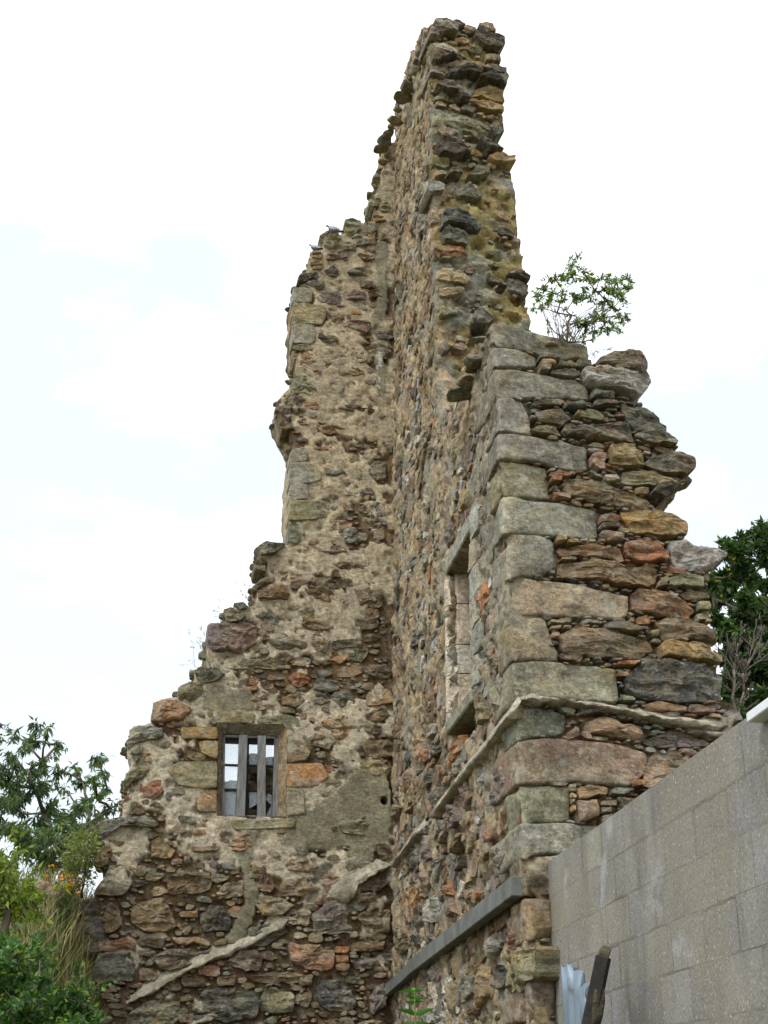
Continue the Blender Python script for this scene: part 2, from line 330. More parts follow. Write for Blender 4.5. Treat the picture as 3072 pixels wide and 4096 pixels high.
def dome(pl, poly, h, tint, K_=26, seed=0, back=.0, rough=1., flat=.5, tilt=.1):
    """rock face: polygon in wall coordinates, raised by h, closed at the back when it shows; returns verts, faces, colours"""
    q0 = np.asarray(poly, float); sz = math.sqrt(abs(np.ptp(q0[:, 0]) * np.ptp(q0[:, 1])))
    if K_ > 12: K_ = int(np.clip(sz * 2.6 / .026, 20, 52))
    p = resample(chaikin(q0, 1, .05), K_); c = p.mean(0); size = sz
    nr = 3 if K_ <= 12 else int(np.clip(size * .5 / .032, 4, 11)); ins = np.linspace(.90, .14, nr)
    rings = np.r_[1.03, 1.0, .985, ins]; prof = np.r_[-.05, h * .72, h * .95, np.full(nr, h)]
    if flat < .4: prof = np.r_[-.05, 0, h * .4, h * (.72 + .33 * np.sqrt(np.linspace(0, 1, nr)))]
    vs_, ws = [], []
    if back: vs_.append(c + (p - c) * .85); ws.append(np.full(K_, -back)); vs_.append(c + (p - c) * 1.0); ws.append(np.full(K_, -back * .8))
    for r, w in zip(rings, prof):
        if back and w == -.05: r = 1.0
        vs_.append(c + (p - c) * r); ws.append(np.full(K_, w))
    uv = np.vstack(vs_ + [c[None]]); w = np.r_[np.hstack(ws), prof[-1]]
    q = np.c_[uv, np.full(len(uv), seed * 1.37)]
    rel = (uv - c); tx, ty = (rng.random(2) - .5) * tilt; amp = min(.026, size * .10) * rough; frac = np.clip(w / max(h, 1e-3), 0, 1)
    for _ in range(3 if rough > .5 else 1):       # split faces: cut by slanting planes
        an = rng.random() * 6.283; sl = rng.uniform(.15, .55) * (1 if rough > .5 else .4); off = rng.uniform(.30, .75) * size * .5
        cut = h * 1.0 - np.clip(rel[:, 0] * math.cos(an) + rel[:, 1] * math.sin(an) - off, 0, None) * sl; w = np.where(frac > 0, np.minimum(w, np.maximum(cut, h * .15)), w)
    if K_ > 12:
        ledge = np.clip(fbm(q * [1.2, 6.0, 1], 3.2, 3, 15) * 1.6, -.6, .5)
        w = w + (rel[:, 0] * tx + rel[:, 1] * ty) * frac + frac * (amp * .8 * fbm(q, 8, 3, 5, .6) + amp * 1.1 * ledge + amp * .5 * fbm(q, 26, 2, 45))
    else: w = w + (rel[:, 0] * tx + rel[:, 1] * ty) * frac + frac * amp * .9 * fbm(q, 12, 1, 5)
    o3 = 3 if K_ > 12 else 1; e = fbm(q, 11, o3, 25, .6); e2 = fbm(q, 11, o3, 35, .6); uv = uv + np.c_[e, e2] * min(.016, size * .08) * (1 if rough > .5 else .45)
    v3 = pl.P(uv[:, 0], uv[:, 1], w); R = len(ws); a = np.arange(K_); b = (a + 1) % K_; f = []
    for r in range(R - 1): f += [(r * K_ + i, r * K_ + j, (r + 1) * K_ + j, (r + 1) * K_ + i) for i, j in zip(a, b)]
    f += [((R - 1) * K_ + i, (R - 1) * K_ + j, R * K_) for i, j in zip(a, b)]
    if back: f.append(tuple(range(K_ - 1, -1, -1)))
    if np.dot(np.cross(pl.d, pl.e), pl.n) < 0: f = [t[::-1] for t in f]
    area = np.sum(p[:, 0] * np.roll(p[:, 1], -1) - np.roll(p[:, 0], -1) * p[:, 1])
    if area < 0: f = [t[::-1] for t in f]
    if K_ <= 12: return v3, f, np.tile(tint, (len(v3), 1))
    t2 = tint * np.array([(1.22, .98, .70), (.86, .92, .96), (1.12, 1.06, .86), (1.2, .9, .75)][int(seed) % 4]); mk = (sst(.0, .35, fbm(q, 3.4, 3, 531)) * .8)[:, None]
    return v3, f, age(v3, tint * (1 - mk) + t2 * mk)
def age(v3, tint, q=None):
    cv = 1 + .20 * fbm(v3, 3.5, 3, 61) + .12 * fbm(v3, 15, 2, 71); k = (.16 + .34 * sst(-.1, .5, fbm(v3, 5, 3, 521)))[:, None]
    return np.clip((tint * (1 - k) + k * weather(v3)) * cv[:, None], .01, .9)
def tone(t, s=.1):
    t = np.asarray(t, float) * (1 + s * rng.normal()); g = t.mean(); t = g + (t - g) * 1.0; return np.clip(t * (1 + .025 * rng.normal(size=3)), .02, .8)
class Layout:
    """keeps track of which part of a wall face is taken"""
    def __init__(s, poly, holes, cell=.014):
        s.poly = np.asarray(poly); s.lo = s.poly.min(0) - .05; hi = s.poly.max(0) + .05; s.c = cell
        s.n = ((hi - s.lo) / cell).astype(int) + 2
        gu, gv = np.meshgrid(s.lo[0] + (np.arange(s.n[0]) + .5) * cell, s.lo[1] + (np.arange(s.n[1]) + .5) * cell)
        s.occ = ~pip(gu, gv, s.poly)
        for h in holes: s.occ |= pip(gu, gv, h)
        s.field = np.zeros_like(s.occ)
    def cells(s, p, grow=0):
        p = np.asarray(p); lo = ((p.min(0) - s.lo) / s.c).astype(int) - 1; hi = ((p.max(0) - s.lo) / s.c).astype(int) + 2
        lo = np.clip(lo, 0, s.n - 1); hi = np.clip(hi, 0, s.n); i = np.arange(lo[0], hi[0]); j = np.arange(lo[1], hi[1])
        if len(i) == 0 or len(j) == 0: return None
        gu, gv = np.meshgrid(s.lo[0] + (i + .5) * s.c, s.lo[1] + (j + .5) * s.c); m = pip(gu, gv, p); return (slice(lo[1], hi[1]), slice(lo[0], hi[0])), m
    def add(s, p):
        r = s.cells(p)
        if r: s.occ[r[0]] |= r[1]; s.field[r[0]] |= r[1]
    def free(s, p, tol=.02):
        r = s.cells(p)
        if r is None or r[1].sum() == 0: return False
        return (s.occ[r[0]] & r[1]).sum() <= tol * r[1].sum()
def blob(cu, cv, hw, hh, k=12):
    m = int(rng.integers(5, 9)); a = np.sort((np.arange(m) + rng.uniform(-.33, .33, m)) / m * 2 * np.pi) + rng.random() * 6.28; ex = rng.uniform(2.5, 7); ca, sa = np.cos(a), np.sin(a)
    r = (abs(ca) ** ex + abs(sa) ** ex) ** (-1 / ex) * rng.uniform(.84, 1.12, m); t = rng.normal() * .12
    x, y = hw * ca * r, hh * sa * r; return np.c_[cu + x * math.cos(t) - y * math.sin(t), cv + x * math.sin(t) + y * math.cos(t)]
def fill(lay, sizes, prob=lambda u, v, s: 1.0):
    out = []; lo, hi = lay.poly.min(0), lay.poly.max(0)
    for n, w0, w1, asp0, asp1 in sizes:
        for _ in range(n):
            cu, cv = rng.uniform(lo[0], hi[0]), rng.uniform(lo[1], hi[1]); ij = ((np.array([cu, cv]) - lay.lo) / lay.c).astype(int)
            if lay.occ[ij[1], ij[0]]: continue
            hw = rng.uniform(w0, w1) / 2; hh = hw / rng.uniform(asp0, asp1)
            if rng.random() > prob(cu, cv, hw): continue
            b = blob(cu, cv, hw, hh); g = np.array([cu, cv]) + (b - [cu, cv]) * 1.06
            if lay.free(g, .05): lay.add(b); out.append(b)
    return out
def join(parts):
    vv, ff, cc_, off = [], [], [], 0
    for v, f, c in parts: vv.append(v); ff += [tuple(i + off for i in t) for t in f]; cc_.append(c); off += len(v)
    V_ = np.vstack(vv); return V_, ff, age(V_, np.vstack(cc_))
BUDGET = {}
def put(name, part, data, label=None, mat='stone'):
    v, f, c = data; return mesh_obj(name, v, f, M[mat], part, c, loc=v.mean(0), label=label, smooth=mat != 'stone')
def lump(c, size, axes, tint, seed, planes=9, n=7):
    """a free rock: rounded box cut by random planes; axes = three unit vectors, size = half sizes"""
    g = np.linspace(-1, 1, n); vs_, fs = [], []
    for ax in range(3):
        for sgn in (-1, 1):
            a, b = np.meshgrid(g, g); p = np.zeros((n * n, 3)); p[:, ax] = sgn; p[:, (ax + 1) % 3] = a.ravel(); p[:, (ax + 2) % 3] = b.ravel() * (1 if sgn > 0 else 1)
            o = len(vs_) * n * n; vs_.append(p)
            for i in range(n - 1):
                for j in range(n - 1):
                    q = (o + i * n + j, o + i * n + j + 1, o + (i + 1) * n + j + 1, o + (i + 1) * n + j); fs.append(q if sgn > 0 else q[::-1])
    p = np.vstack(vs_); key = np.round(p, 4); _, first, inv = np.unique(key, axis=0, return_index=True, return_inverse=True); inv = inv.ravel(); p = p[first]
    fs = [tuple(int(inv[i]) for i in q) for q in fs]
    p = p / (np.sum(abs(p) ** 4, 1) ** .25)[:, None] * .98; r = np.random.default_rng(seed)
    for _ in range(planes):
        nn = r.normal(size=3); nn /= np.linalg.norm(nn); d = r.uniform(.68, .95); e = np.clip(p @ nn - d, 0, None); p = p - e[:, None] * nn
    p = p * np.asarray(size); p = p + .06 * min(size) * np.stack([fbm(p + seed, 9, 2, k) for k in (1, 2, 3)], 1)
    v = np.asarray(c) + p @ np.asarray(axes)
    return v, fs, age(v, tint)
def box_mesh(c, half, axes, bev=.006):
    bm = bmesh.new(); bmesh.ops.create_cube(bm, size=2.0)
    for v in bm.verts: v.co = Vector([v.co[k] * half[k] for k in range(3)])
    if bev: bmesh.ops.bevel(bm, geom=list(bm.edges), offset=bev, segments=1, affect='EDGES')
    P = np.array([v.co[:] for v in bm.verts]); f = [tuple(v.index for v in fc.verts) for fc in bm.faces]; bm.free()
    A = np.asarray(axes, float); return np.asarray(c) + P @ A, (f if np.linalg.det(A) > 0 else [t[::-1] for t in f])
def box(name, c, half, axes, mat, parent=None, bev=.006, tint=None, label=None):
    v, f = box_mesh(c, half, axes, bev); return mesh_obj(name, v, f, M[mat], parent, tint, smooth=False, loc=np.asarray(c), label=label)
def tube(pts, rad, k=7):
    pts = np.asarray(pts, float); rad = np.broadcast_to(rad, len(pts)); t = np.gradient(pts, axis=0); t /= np.linalg.norm(t, axis=1)[:, None] + 1e-9
    ref = np.array([0, 0, 1.]) if abs(t[0][2]) < .9 else np.array([1., 0, 0]); x = np.cross(t, ref); x /= np.linalg.norm(x, axis=1)[:, None] + 1e-9; y = np.cross(t, x)
    a = np.arange(k) / k * 2 * np.pi; v = pts[:, None] + rad[:, None, None] * (np.cos(a)[None, :, None] * x[:, None] + np.sin(a)[None, :, None] * y[:, None])
    n = len(pts); f = [(i * k + j, i * k + (j + 1) % k, (i + 1) * k + (j + 1) % k, (i + 1) * k + j) for i in range(n - 1) for j in range(k)]
    f += [tuple(range(k))[::-1], tuple((n - 1) * k + j for j in range(k))]; return v.reshape(-1, 3), f
def joinvf(L):
    vv, ff, off = [], [], 0
    for v, f in L: vv.append(v); ff += [tuple(i + off for i in t) for t in f]; off += len(v)
    return np.vstack(vv), ff
# ================================================================== THE RUIN
ruin = empty('ruined_tower_house', (float(C0[0]), float(C0[1]), 0), 'tall roofless ruined stone tower house, jagged walls rising to a thin spire of masonry', 'ruin')
def tr(zone, pl, pts): return np.array([pl.uv(*p) for p in zone(pts)])
def vv(pl, pts): return [pl.uv(*V(*p)) for p in pts]
# ---- rear wall (faces the camera), outline from the top of the corner down the stepped left edge
oL = vv(PL, [(841, 300), (826, 318), (836, 350), (822, 372), (832, 400), (812, 418), (806, 445), (818, 465), (803, 492), (778, 480), (748, 492), (742, 506), (700, 512), (694, 540), (668, 545),
    (664, 586), (646, 596), (640, 614), (633, 628), (632, 750), (640, 765), (637, 800), (641, 828), (612, 850), (600, 868), (608, 905), (627, 930), (637, 958), (627, 980), (624, 1178), (560, 1178),
    (562, 1204), (580, 1212), (576, 1240), (556, 1262), (552, 1310), (508, 1312), (487, 1322), (490, 1346), (450, 1352), (446, 1395), (455, 1440), (422, 1450), (420, 1472), (386, 1486),
    (384, 1508), (334, 1516), (325, 1565), (284, 1572), (276, 1600), (287, 1650), (266, 1690), (272, 1722), (266, 1762), (220, 1776), (204, 1802), (216, 1850), (227, 1890), (210, 1935),
    (218, 1960), (206, 2000), (214, 2060), (202, 2105), (204, 2212)])
oL = [(max(u, 0), v) for u, v in oL]; oL[0] = (0, oL[0][1])
uL = oL[-1][0]; pL = oL + [(uL + .1, -.3), (0, -.3)]
rL = ragged(pL, .02, .06, 3, lambda a, b: (a[0] < .01 and b[0] < .01) or b[1] < 0 or a[1] < 0); rL[:, 0] = np.where(rL[:, 0] < .02, -.12, rL[:, 0])
winO = tr(ZI, PL, [(785, 985), (1240, 1000), (1232, 1608), (775, 1600)]); winI = tr(ZI, PL, [(825, 1040), (1193, 1055), (1183, 1605), (812, 1595)])
drain = np.array([PL.uv(*p) for p in ZK([(560 + 27 * math.cos(t), 336 + 31 * math.sin(t)) for t in np.linspace(0, 6.283, 12, endpoint=False)])])
def pmask(uv, pls, amp=.05, s=5):
    q = np.c_[uv, np.zeros(len(uv))]; a = uv[:, 0] + amp * fbm(q, s, 3, 81); b = uv[:, 1] + amp * fbm(q, s, 3, 91); m = np.zeros(len(uv))
    for p in pls: m = np.maximum(m, pip(a, b, p).astype(float))
    return m
cemL = [tr(ZK, PL, p) for p in ([(340, 160), (600, 90), (606, 640), (500, 640), (470, 740), (300, 740), (330, 640), (60, 650), (-120, 640), (-80, 420), (60, 400), (200, 330)], )] + \
       [tr(ZJ, PL, p) for p in ([(1150, 330), (1240, 330), (1190, 480), (1190, 620), (1230, 760), (1190, 860), (1200, 960), (1120, 1080), (1040, 1120), (1010, 1090), (1070, 980), (1110, 860), (1130, 690), (1090, 600), (1065, 500)], )] + \
       [tr(ZI, PL, p) for p in ([(690, 760), (800, 740), (1000, 740), (1000, 820), (1040, 900), (840, 900), (700, 890)], )] + \
       [tr(ZH, PL, [(1045, 335), (1140, 330), (1145, 780), (1130, 950), (1040, 1060), (1000, 980), (1060, 800), (1030, 500)]), tr(ZH, PL, [(1060, 1230), (1140, 1280), (1120, 1659), (1060, 1659)])]
zf = PL.uv(*V(700, 1950))[1]; zw = PL.uv(*V(550, 1500))[1]
creamL = [tr(ZJ, PL, p) for p in ([(250, 350), (530, 330), (480, 430), (490, 520), (420, 600), (350, 730), (280, 700), (290, 560), (250, 500)], [(780, 650), (810, 660), (760, 800), (660, 790)], [(400, 1060), (580, 1050), (580, 1090), (410, 1120)],
    [(505, 60), (600, 20), (640, 60), (740, 30), (820, 90), (760, 200), (600, 230), (480, 270), (430, 200)])] + [tr(ZG, PL, [(600, 1180), (1060, 1150), (1060, 1350), (850, 1400), (700, 1290), (560, 1300)]), tr(ZI, PL, [(1330, 380), (1659, 360), (1659, 560), (1100, 540), (1110, 380)]), tr(ZG, PL, [(560, 720), (800, 720), (800, 960), (540, 960)])]
def rendL(uv, P):
    n = fbm(P, 1.6, 5, 101, .6); up_ = sst(zf - .2, zf + .5, uv[:, 1]); m = sst(-.05, .05, n + .22 * fbm(P, 9, 3, 131) + (up_ - .78) * .5 + .45 * sst(zw + .2, zw + 2.2, uv[:, 1])); return np.maximum(m, pmask(uv, creamL, .06, 6))
def hL(uv, P):
    r = rendL(uv, P); c = pmask(uv, cemL, .04); low = 1 - sst(zf - .2, zf + .4, uv[:, 1])
    h = -.030 - .014 * low + .036 * r + .010 * fbm(P, 9, 4, 7, .62) + .006 * fbm(P, 24, 2, 17); h = h * (1 - c) + c * (.016 + .006 * fbm(P, 5, 4, 7))
    hole = sst(.50, .66, fbm(P, 7, 3, 77)) * (1 - .6 * sst(zw, zw + 1.5, uv[:, 1])); pit = sst(.45, .6, fbm(P * [1, 1, 1.8], 15, 2, 87)); return h - (.045 * hole + .02 * pit) * (1 - c)
def cL(uv, P):
    r = rendL(uv, P)[:, None]; n = fbm(P, 3.2, 4, 111)[:, None]; n2 = fbm(P, 11, 3, 121)[:, None]
    a = EARTH * (1 + .25 * n) * (1 - .5 * sst(0, .5, n2)) + DARKE * .5 * sst(0, .5, n2); hi = sst(zw - 1, zw + 3, uv[:, 1])[:, None]
    c = a * (1 - r) + r * ((CREAM * (1 - hi * .55) + BUFF * hi * .55) * (1 + .16 * n + .12 * n2))
    m = pmask(uv, cemL, .04)[:, None]; c = c * (1 - m) + m * (CEM * (.80 + .3 * sst(-.3, .4, n)) * (1 - .25 * sst(.1, .5, n2)) + OLC * .08)
    streak = pmask(uv, [tr(ZH, PL, [(1050, 1190), (1085, 1230), (1080, 1560), (1060, 1560)]), tr(ZK, PL, [(525, 1050), (570, 1060), (565, 1225), (530, 1225)])], .03, 14) * (fbm(P * [1, 1, .2], 40, 2, 5) > .0)
    c = c * (1 - .7 * streak[:, None]) + .7 * streak[:, None] * lin((225, 222, 214))
    dark_patch = pmask(uv, [tr(ZK, PL, [(90, 790), (200, 740), (220, 780), (150, 860), (60, 890)])], .04, 10)[:, None]; return c * (1 - dark_patch * .75)  # one traced patch is multiplied darker
rear = wall_skin('rear_wall', PL, rL, [winO, drain], .024, .75, hL, cL, ruin)
# drain pipe bore behind the hole, and the chamfered dressed-stone surround
def ring_mesh(name, pl, A, B, wa, wb, tint, part, mat='ashlar', sub=8):
    A = resample(A, len(A) * sub) if sub > 1 else np.asarray(A); B = resample(B, len(B) * sub) if sub > 1 else np.asarray(B); n = len(A)
    fr = np.linspace(0, 1, 4); v = np.vstack([pl.P(*(A * (1 - t) + B * t).T, wa * (1 - t) + wb * t) for t in fr]); v = v + .004 * np.stack([fbm(v, 12, 3, k) for k in (1, 2, 3)], 1)
    f = [(r * n + i, r * n + (i + 1) % n, (r + 1) * n + (i + 1) % n, (r + 1) * n + i) for r in range(3) for i in range(n)]; return mesh_obj(name, v, f, M[mat], part, tint, smooth=False)
ring_mesh('drain_bore', PL, drain, drain, -.01, -.6, np.array(lin((60, 52, 44))), rear, 'cavity', 1)
def lerp_poly(a, b, seg=6):
    a, b = np.asarray(a), np.asarray(b); return np.vstack([[p + (q - p) * t for t in np.linspace(0, 1, seg, endpoint=False)] for p, q in zip(a, np.roll(a, -1, 0))])
def reveal(pl, A, B, wa, wb, depth, tints, part):
    """four chamfer stones from the outer to the inner outline, then the straight reveal"""
    k = len(A)
    for i in range(k):
        a0, a1, b0, b1 = A[i], A[(i + 1) % k], B[i], B[(i + 1) % k]; rows = [(a0, a1, wa - .05), (a0, a1, wa), (b0, b1, wb), (b0, b1, wb - depth)]; v = []; n = 9
        for p, q, w in rows: v += [pl.P(*(p + (q - p) * t), w) for t in np.linspace(0, 1, n)]
        v = np.array(v); v += .004 * np.stack([fbm(v, 9, 3, j) for j in (1, 2, 3)], 1); f = [(r * n + j, r * n + j + 1, (r + 1) * n + j + 1, (r + 1) * n + j) for r in range(3) for j in range(n - 1)]
        mesh_obj(['lintel_chamfer', 'jamb_chamfer', 'window_sill', 'jamb_chamfer'][i], v, f, M['ashlar'], part, tints[i] * (1 + .12 * fbm(v, 5, 3, 9))[:, None], smooth=False, loc=v.mean(0))
reveal(PL, winO, winI, .012, -.09, .35, [lin((116, 112, 92)), lin((132, 112, 84)), lin((124, 112, 90)), lin((108, 96, 76))], rear)
# ---- side wall (faces left, seen at a grazing angle)
sT = vv(PS, [(924, 58), (931, 300), (944, 800), (952, 888), (976, 868), (988, 836), (996, 797), (1012, 764), (1020, 746), (1066, 730)])
cA = PS.uv(*V(1066, 730)); c1 = np.dot(PE.P(0, -.3) - PS.O, PS.d), -.3
oS = [(0, PS.uv(*V(841, 300))[1])] + vv(PS, [(845, 258), (853, 225), (866, 190), (882, 140), (900, 92), (914, 58)]) + sT + [c1, (0, -.3)]
oS = [(max(0, u), v) for u, v in oS]
rS = ragged(oS, .018, .06, 5, lambda a, b: (a[0] < .01 and b[0] < .01) or min(a[1], b[1]) < 0); rS[:, 0] = np.where(rS[:, 0] < .02, -.06, rS[:, 0])
la, lb, lc = PS.uv(*V(971, 1237)), PS.uv(*V(1017, 1148)), PS.uv(*V(977, 1592))
su0, su1, sv0, sv1 = la[0], lb[0], lc[1] + .14, la[1]; slit = np.array([(su0, sv0 - .42), (su0, sv1), (su1, sv1), (su1 + .03, sv0 - .3)])
zs = PS.uv(*V(900, 1850))[1]; ztop = sT[0][1]
def rendS(uv, P): return sst(-.15, .2, fbm(P, 2.0, 5, 201, .6) + .35 * sst(zs - .5, zs + 2, uv[:, 1]))
def hS(uv, P):
    r = rendS(uv, P); hole = sst(.35, .6, fbm(P * [1, 1, .7], 8, 3, 277)); return -.022 + .022 * r + .028 * fbm(P, 7, 4, 207, .68) + .016 * fbm(P, 20, 2, 217) - .06 * hole
def cS(uv, P):
    r = rendS(uv, P)[:, None]; n = fbm(P, 2.6, 4, 211)[:, None]; n2 = fbm(P, 9, 3, 221)[:, None]; hi = sst(zs + 3, ztop, uv[:, 1])[:, None]; near = sst(su1 - .2, su1 + .8, uv[:, 0])[:, None] * sst(zs, zs + .8, uv[:, 1])[:, None]
    c = EARTH * (1 + .3 * n) * (1 - r) + r * (BUFF * (1 - .3 * hi) + OLC * .3 * hi) * (1.08 + .25 * n + .18 * n2); sv_ = fbm(P, 4.2, 4, 241, .65)[:, None]; pk = sst(.12, .35, sv_); c = c * (1 - .5 * pk) + .5 * pk * lin((176, 150, 132)); gk = sst(.12, .35, fbm(P, 3.7, 4, 251, .65)[:, None]); c = c * (1 - .6 * gk) + .6 * gk * lin((150, 150, 138)); c = c * (1 - .55 * near) + .55 * near * GREYG * .85 * (1 + .2 * n2)
    oc = sst(.15, .55, fbm(P, 1.7, 4, 231))[:, None] * hi; return c * (1 - .5 * oc) + .5 * oc * lin((156, 128, 76))
side = wall_skin('side_wall', PS, rS, [slit], .027, .5, hS, cS, ruin, back=dE - tow * .22)
# ---- broken end of the tall wall
oT = [(0, PT.uv(*V(922, 58))[1])] + vv(PT, [(930, 50), (975, 56), (1000, 52), (1040, 58), (1064, 66), (1068, 84), (1082, 104), (1078, 140), (1089, 152), (1086, 200), (1086, 262), (1078, 300), (1082, 330), (1108, 346), (1109, 400),
    (1117, 440), (1126, 520), (1131, 565), (1138, 600), (1140, 650), (1149, 712), (1156, 800), (1162, 900)]) + [(vv(PT, [(1162, 900)])[0][0], vv(PT, [(1162, 1200)])[0][1]), (0, vv(PT, [(945, 1200)])[0][1])]
rT = ragged(oT, .025, .06, 7, lambda a, b: a[0] < .01 and b[0] < .01); rT[:, 0] = np.maximum(0.005, rT[:, 0])
zT0, zT1 = PT.uv(*V(1000, 800))[1], PT.uv(*V(1000, 60))[1]
def hT(uv, P):
    q = uv[:, 1] + .45 * uv[:, 0] + .12 * fbm(P, 2.5, 3, 347); k = (q * 4.6) % 1.0; lay_ = (k * .06 - .03) * sst(-.3, .2, fbm(P, 2, 2, 357))
    return lay_ - .03 + .045 * fbm(P, 3, 5, 307, .62) + .016 * fbm(P * [1, 1, 2.2], 12, 3, 317) + .04 * fbm(P * [1, 1, 2.4], 2.1, 3, 327) - .07 * sst(.35, .6, fbm(P * [1, 1, 1.8], 5, 3, 337))
def cT(uv, P):
    n = fbm(P, 2.2, 5, 311)[:, None]; n2 = fbm(P * [1, 1, 1.8], 5, 4, 321)[:, None]; n3 = fbm(P, 13, 3, 331)[:, None]
    c = lin((152, 140, 92)) * (1.05 + .25 * n3); g = sst(-.15, .2, n); c = c * (1 - g) + g * GREYG * (.92 + .2 * n3); o = sst(.08, .3, n2); c = c * (1 - .5 * o) + .5 * o * lin((166, 138, 92)); k = sst(.3, .55, fbm(P, 6, 3, 341))[:, None]
    return c * (1 - .4 * k)
gable = wall_skin('broken_wall_end', PT, rT, [], .026, 2.7, hT, cT, ruin, back=-tow + dE * .035)
# ---- near pier: torn end of the front wall with its dressed corner
oE = [(0, PE.uv(*V(1066, 705))[1])] + vv(PE, [(1100, 706), (1150, 714), (1215, 736), (1256, 746), (1270, 776), (1252, 790), (1282, 782), (1290, 792), (1386, 792), (1396, 838), (1378, 866), (1400, 884), (1436, 915), (1440, 935), (1458, 962), (1464, 978), (1490, 996),
    (1490, 1020), (1466, 1052), (1432, 1080), (1418, 1092), (1422, 1112), (1470, 1126), (1480, 1156), (1500, 1182), (1524, 1196), (1528, 1240), (1522, 1292), (1540, 1370), (1554, 1440), (1560, 1500), (1568, 1530), (1590, 1545), (1590, 1640), (1600, 1800), (1610, 2300)])
uE = oE[-1][0]; oE += [(uE, -.3), (0, -.3)]
rE = ragged(oE, .02, .05, 9, lambda a, b: (a[0] < .01 and b[0] < .01) or min(a[1], b[1]) < 0); rE[:, 0] = np.maximum(0.006, rE[:, 0])
zE0, zE1 = PE.uv(*V(1300, 1500))[1], PE.uv(*V(1200, 750))[1]
def hE_(uv, P): return -.06 + .02 * fbm(P, 6, 4, 407, .6) + .01 * fbm(P * [1, 1, 2], 18, 3, 417) - .05 * sst(.2, .5, fbm(P * [1, 1, 2], 5, 3, 427))
def cE(uv, P):
    n = fbm(P, 4, 4, 411)[:, None]; n2 = fbm(P, 13, 3, 421)[:, None]; hi = sst(zE0 + 1, zE1 - .3, uv[:, 1] + .2 * n[:, 0])[:, None]; c = lin((150, 122, 92)) * (1 + .3 * n + .2 * n2) * (1 - hi) + hi * lin((112, 108, 88)) * (1 + .3 * n2); return c
pier = wall_skin('corner_pier', PE, rE, [], .022, 1.15, hE_, cE, ruin, back=-tow + dE * .06)
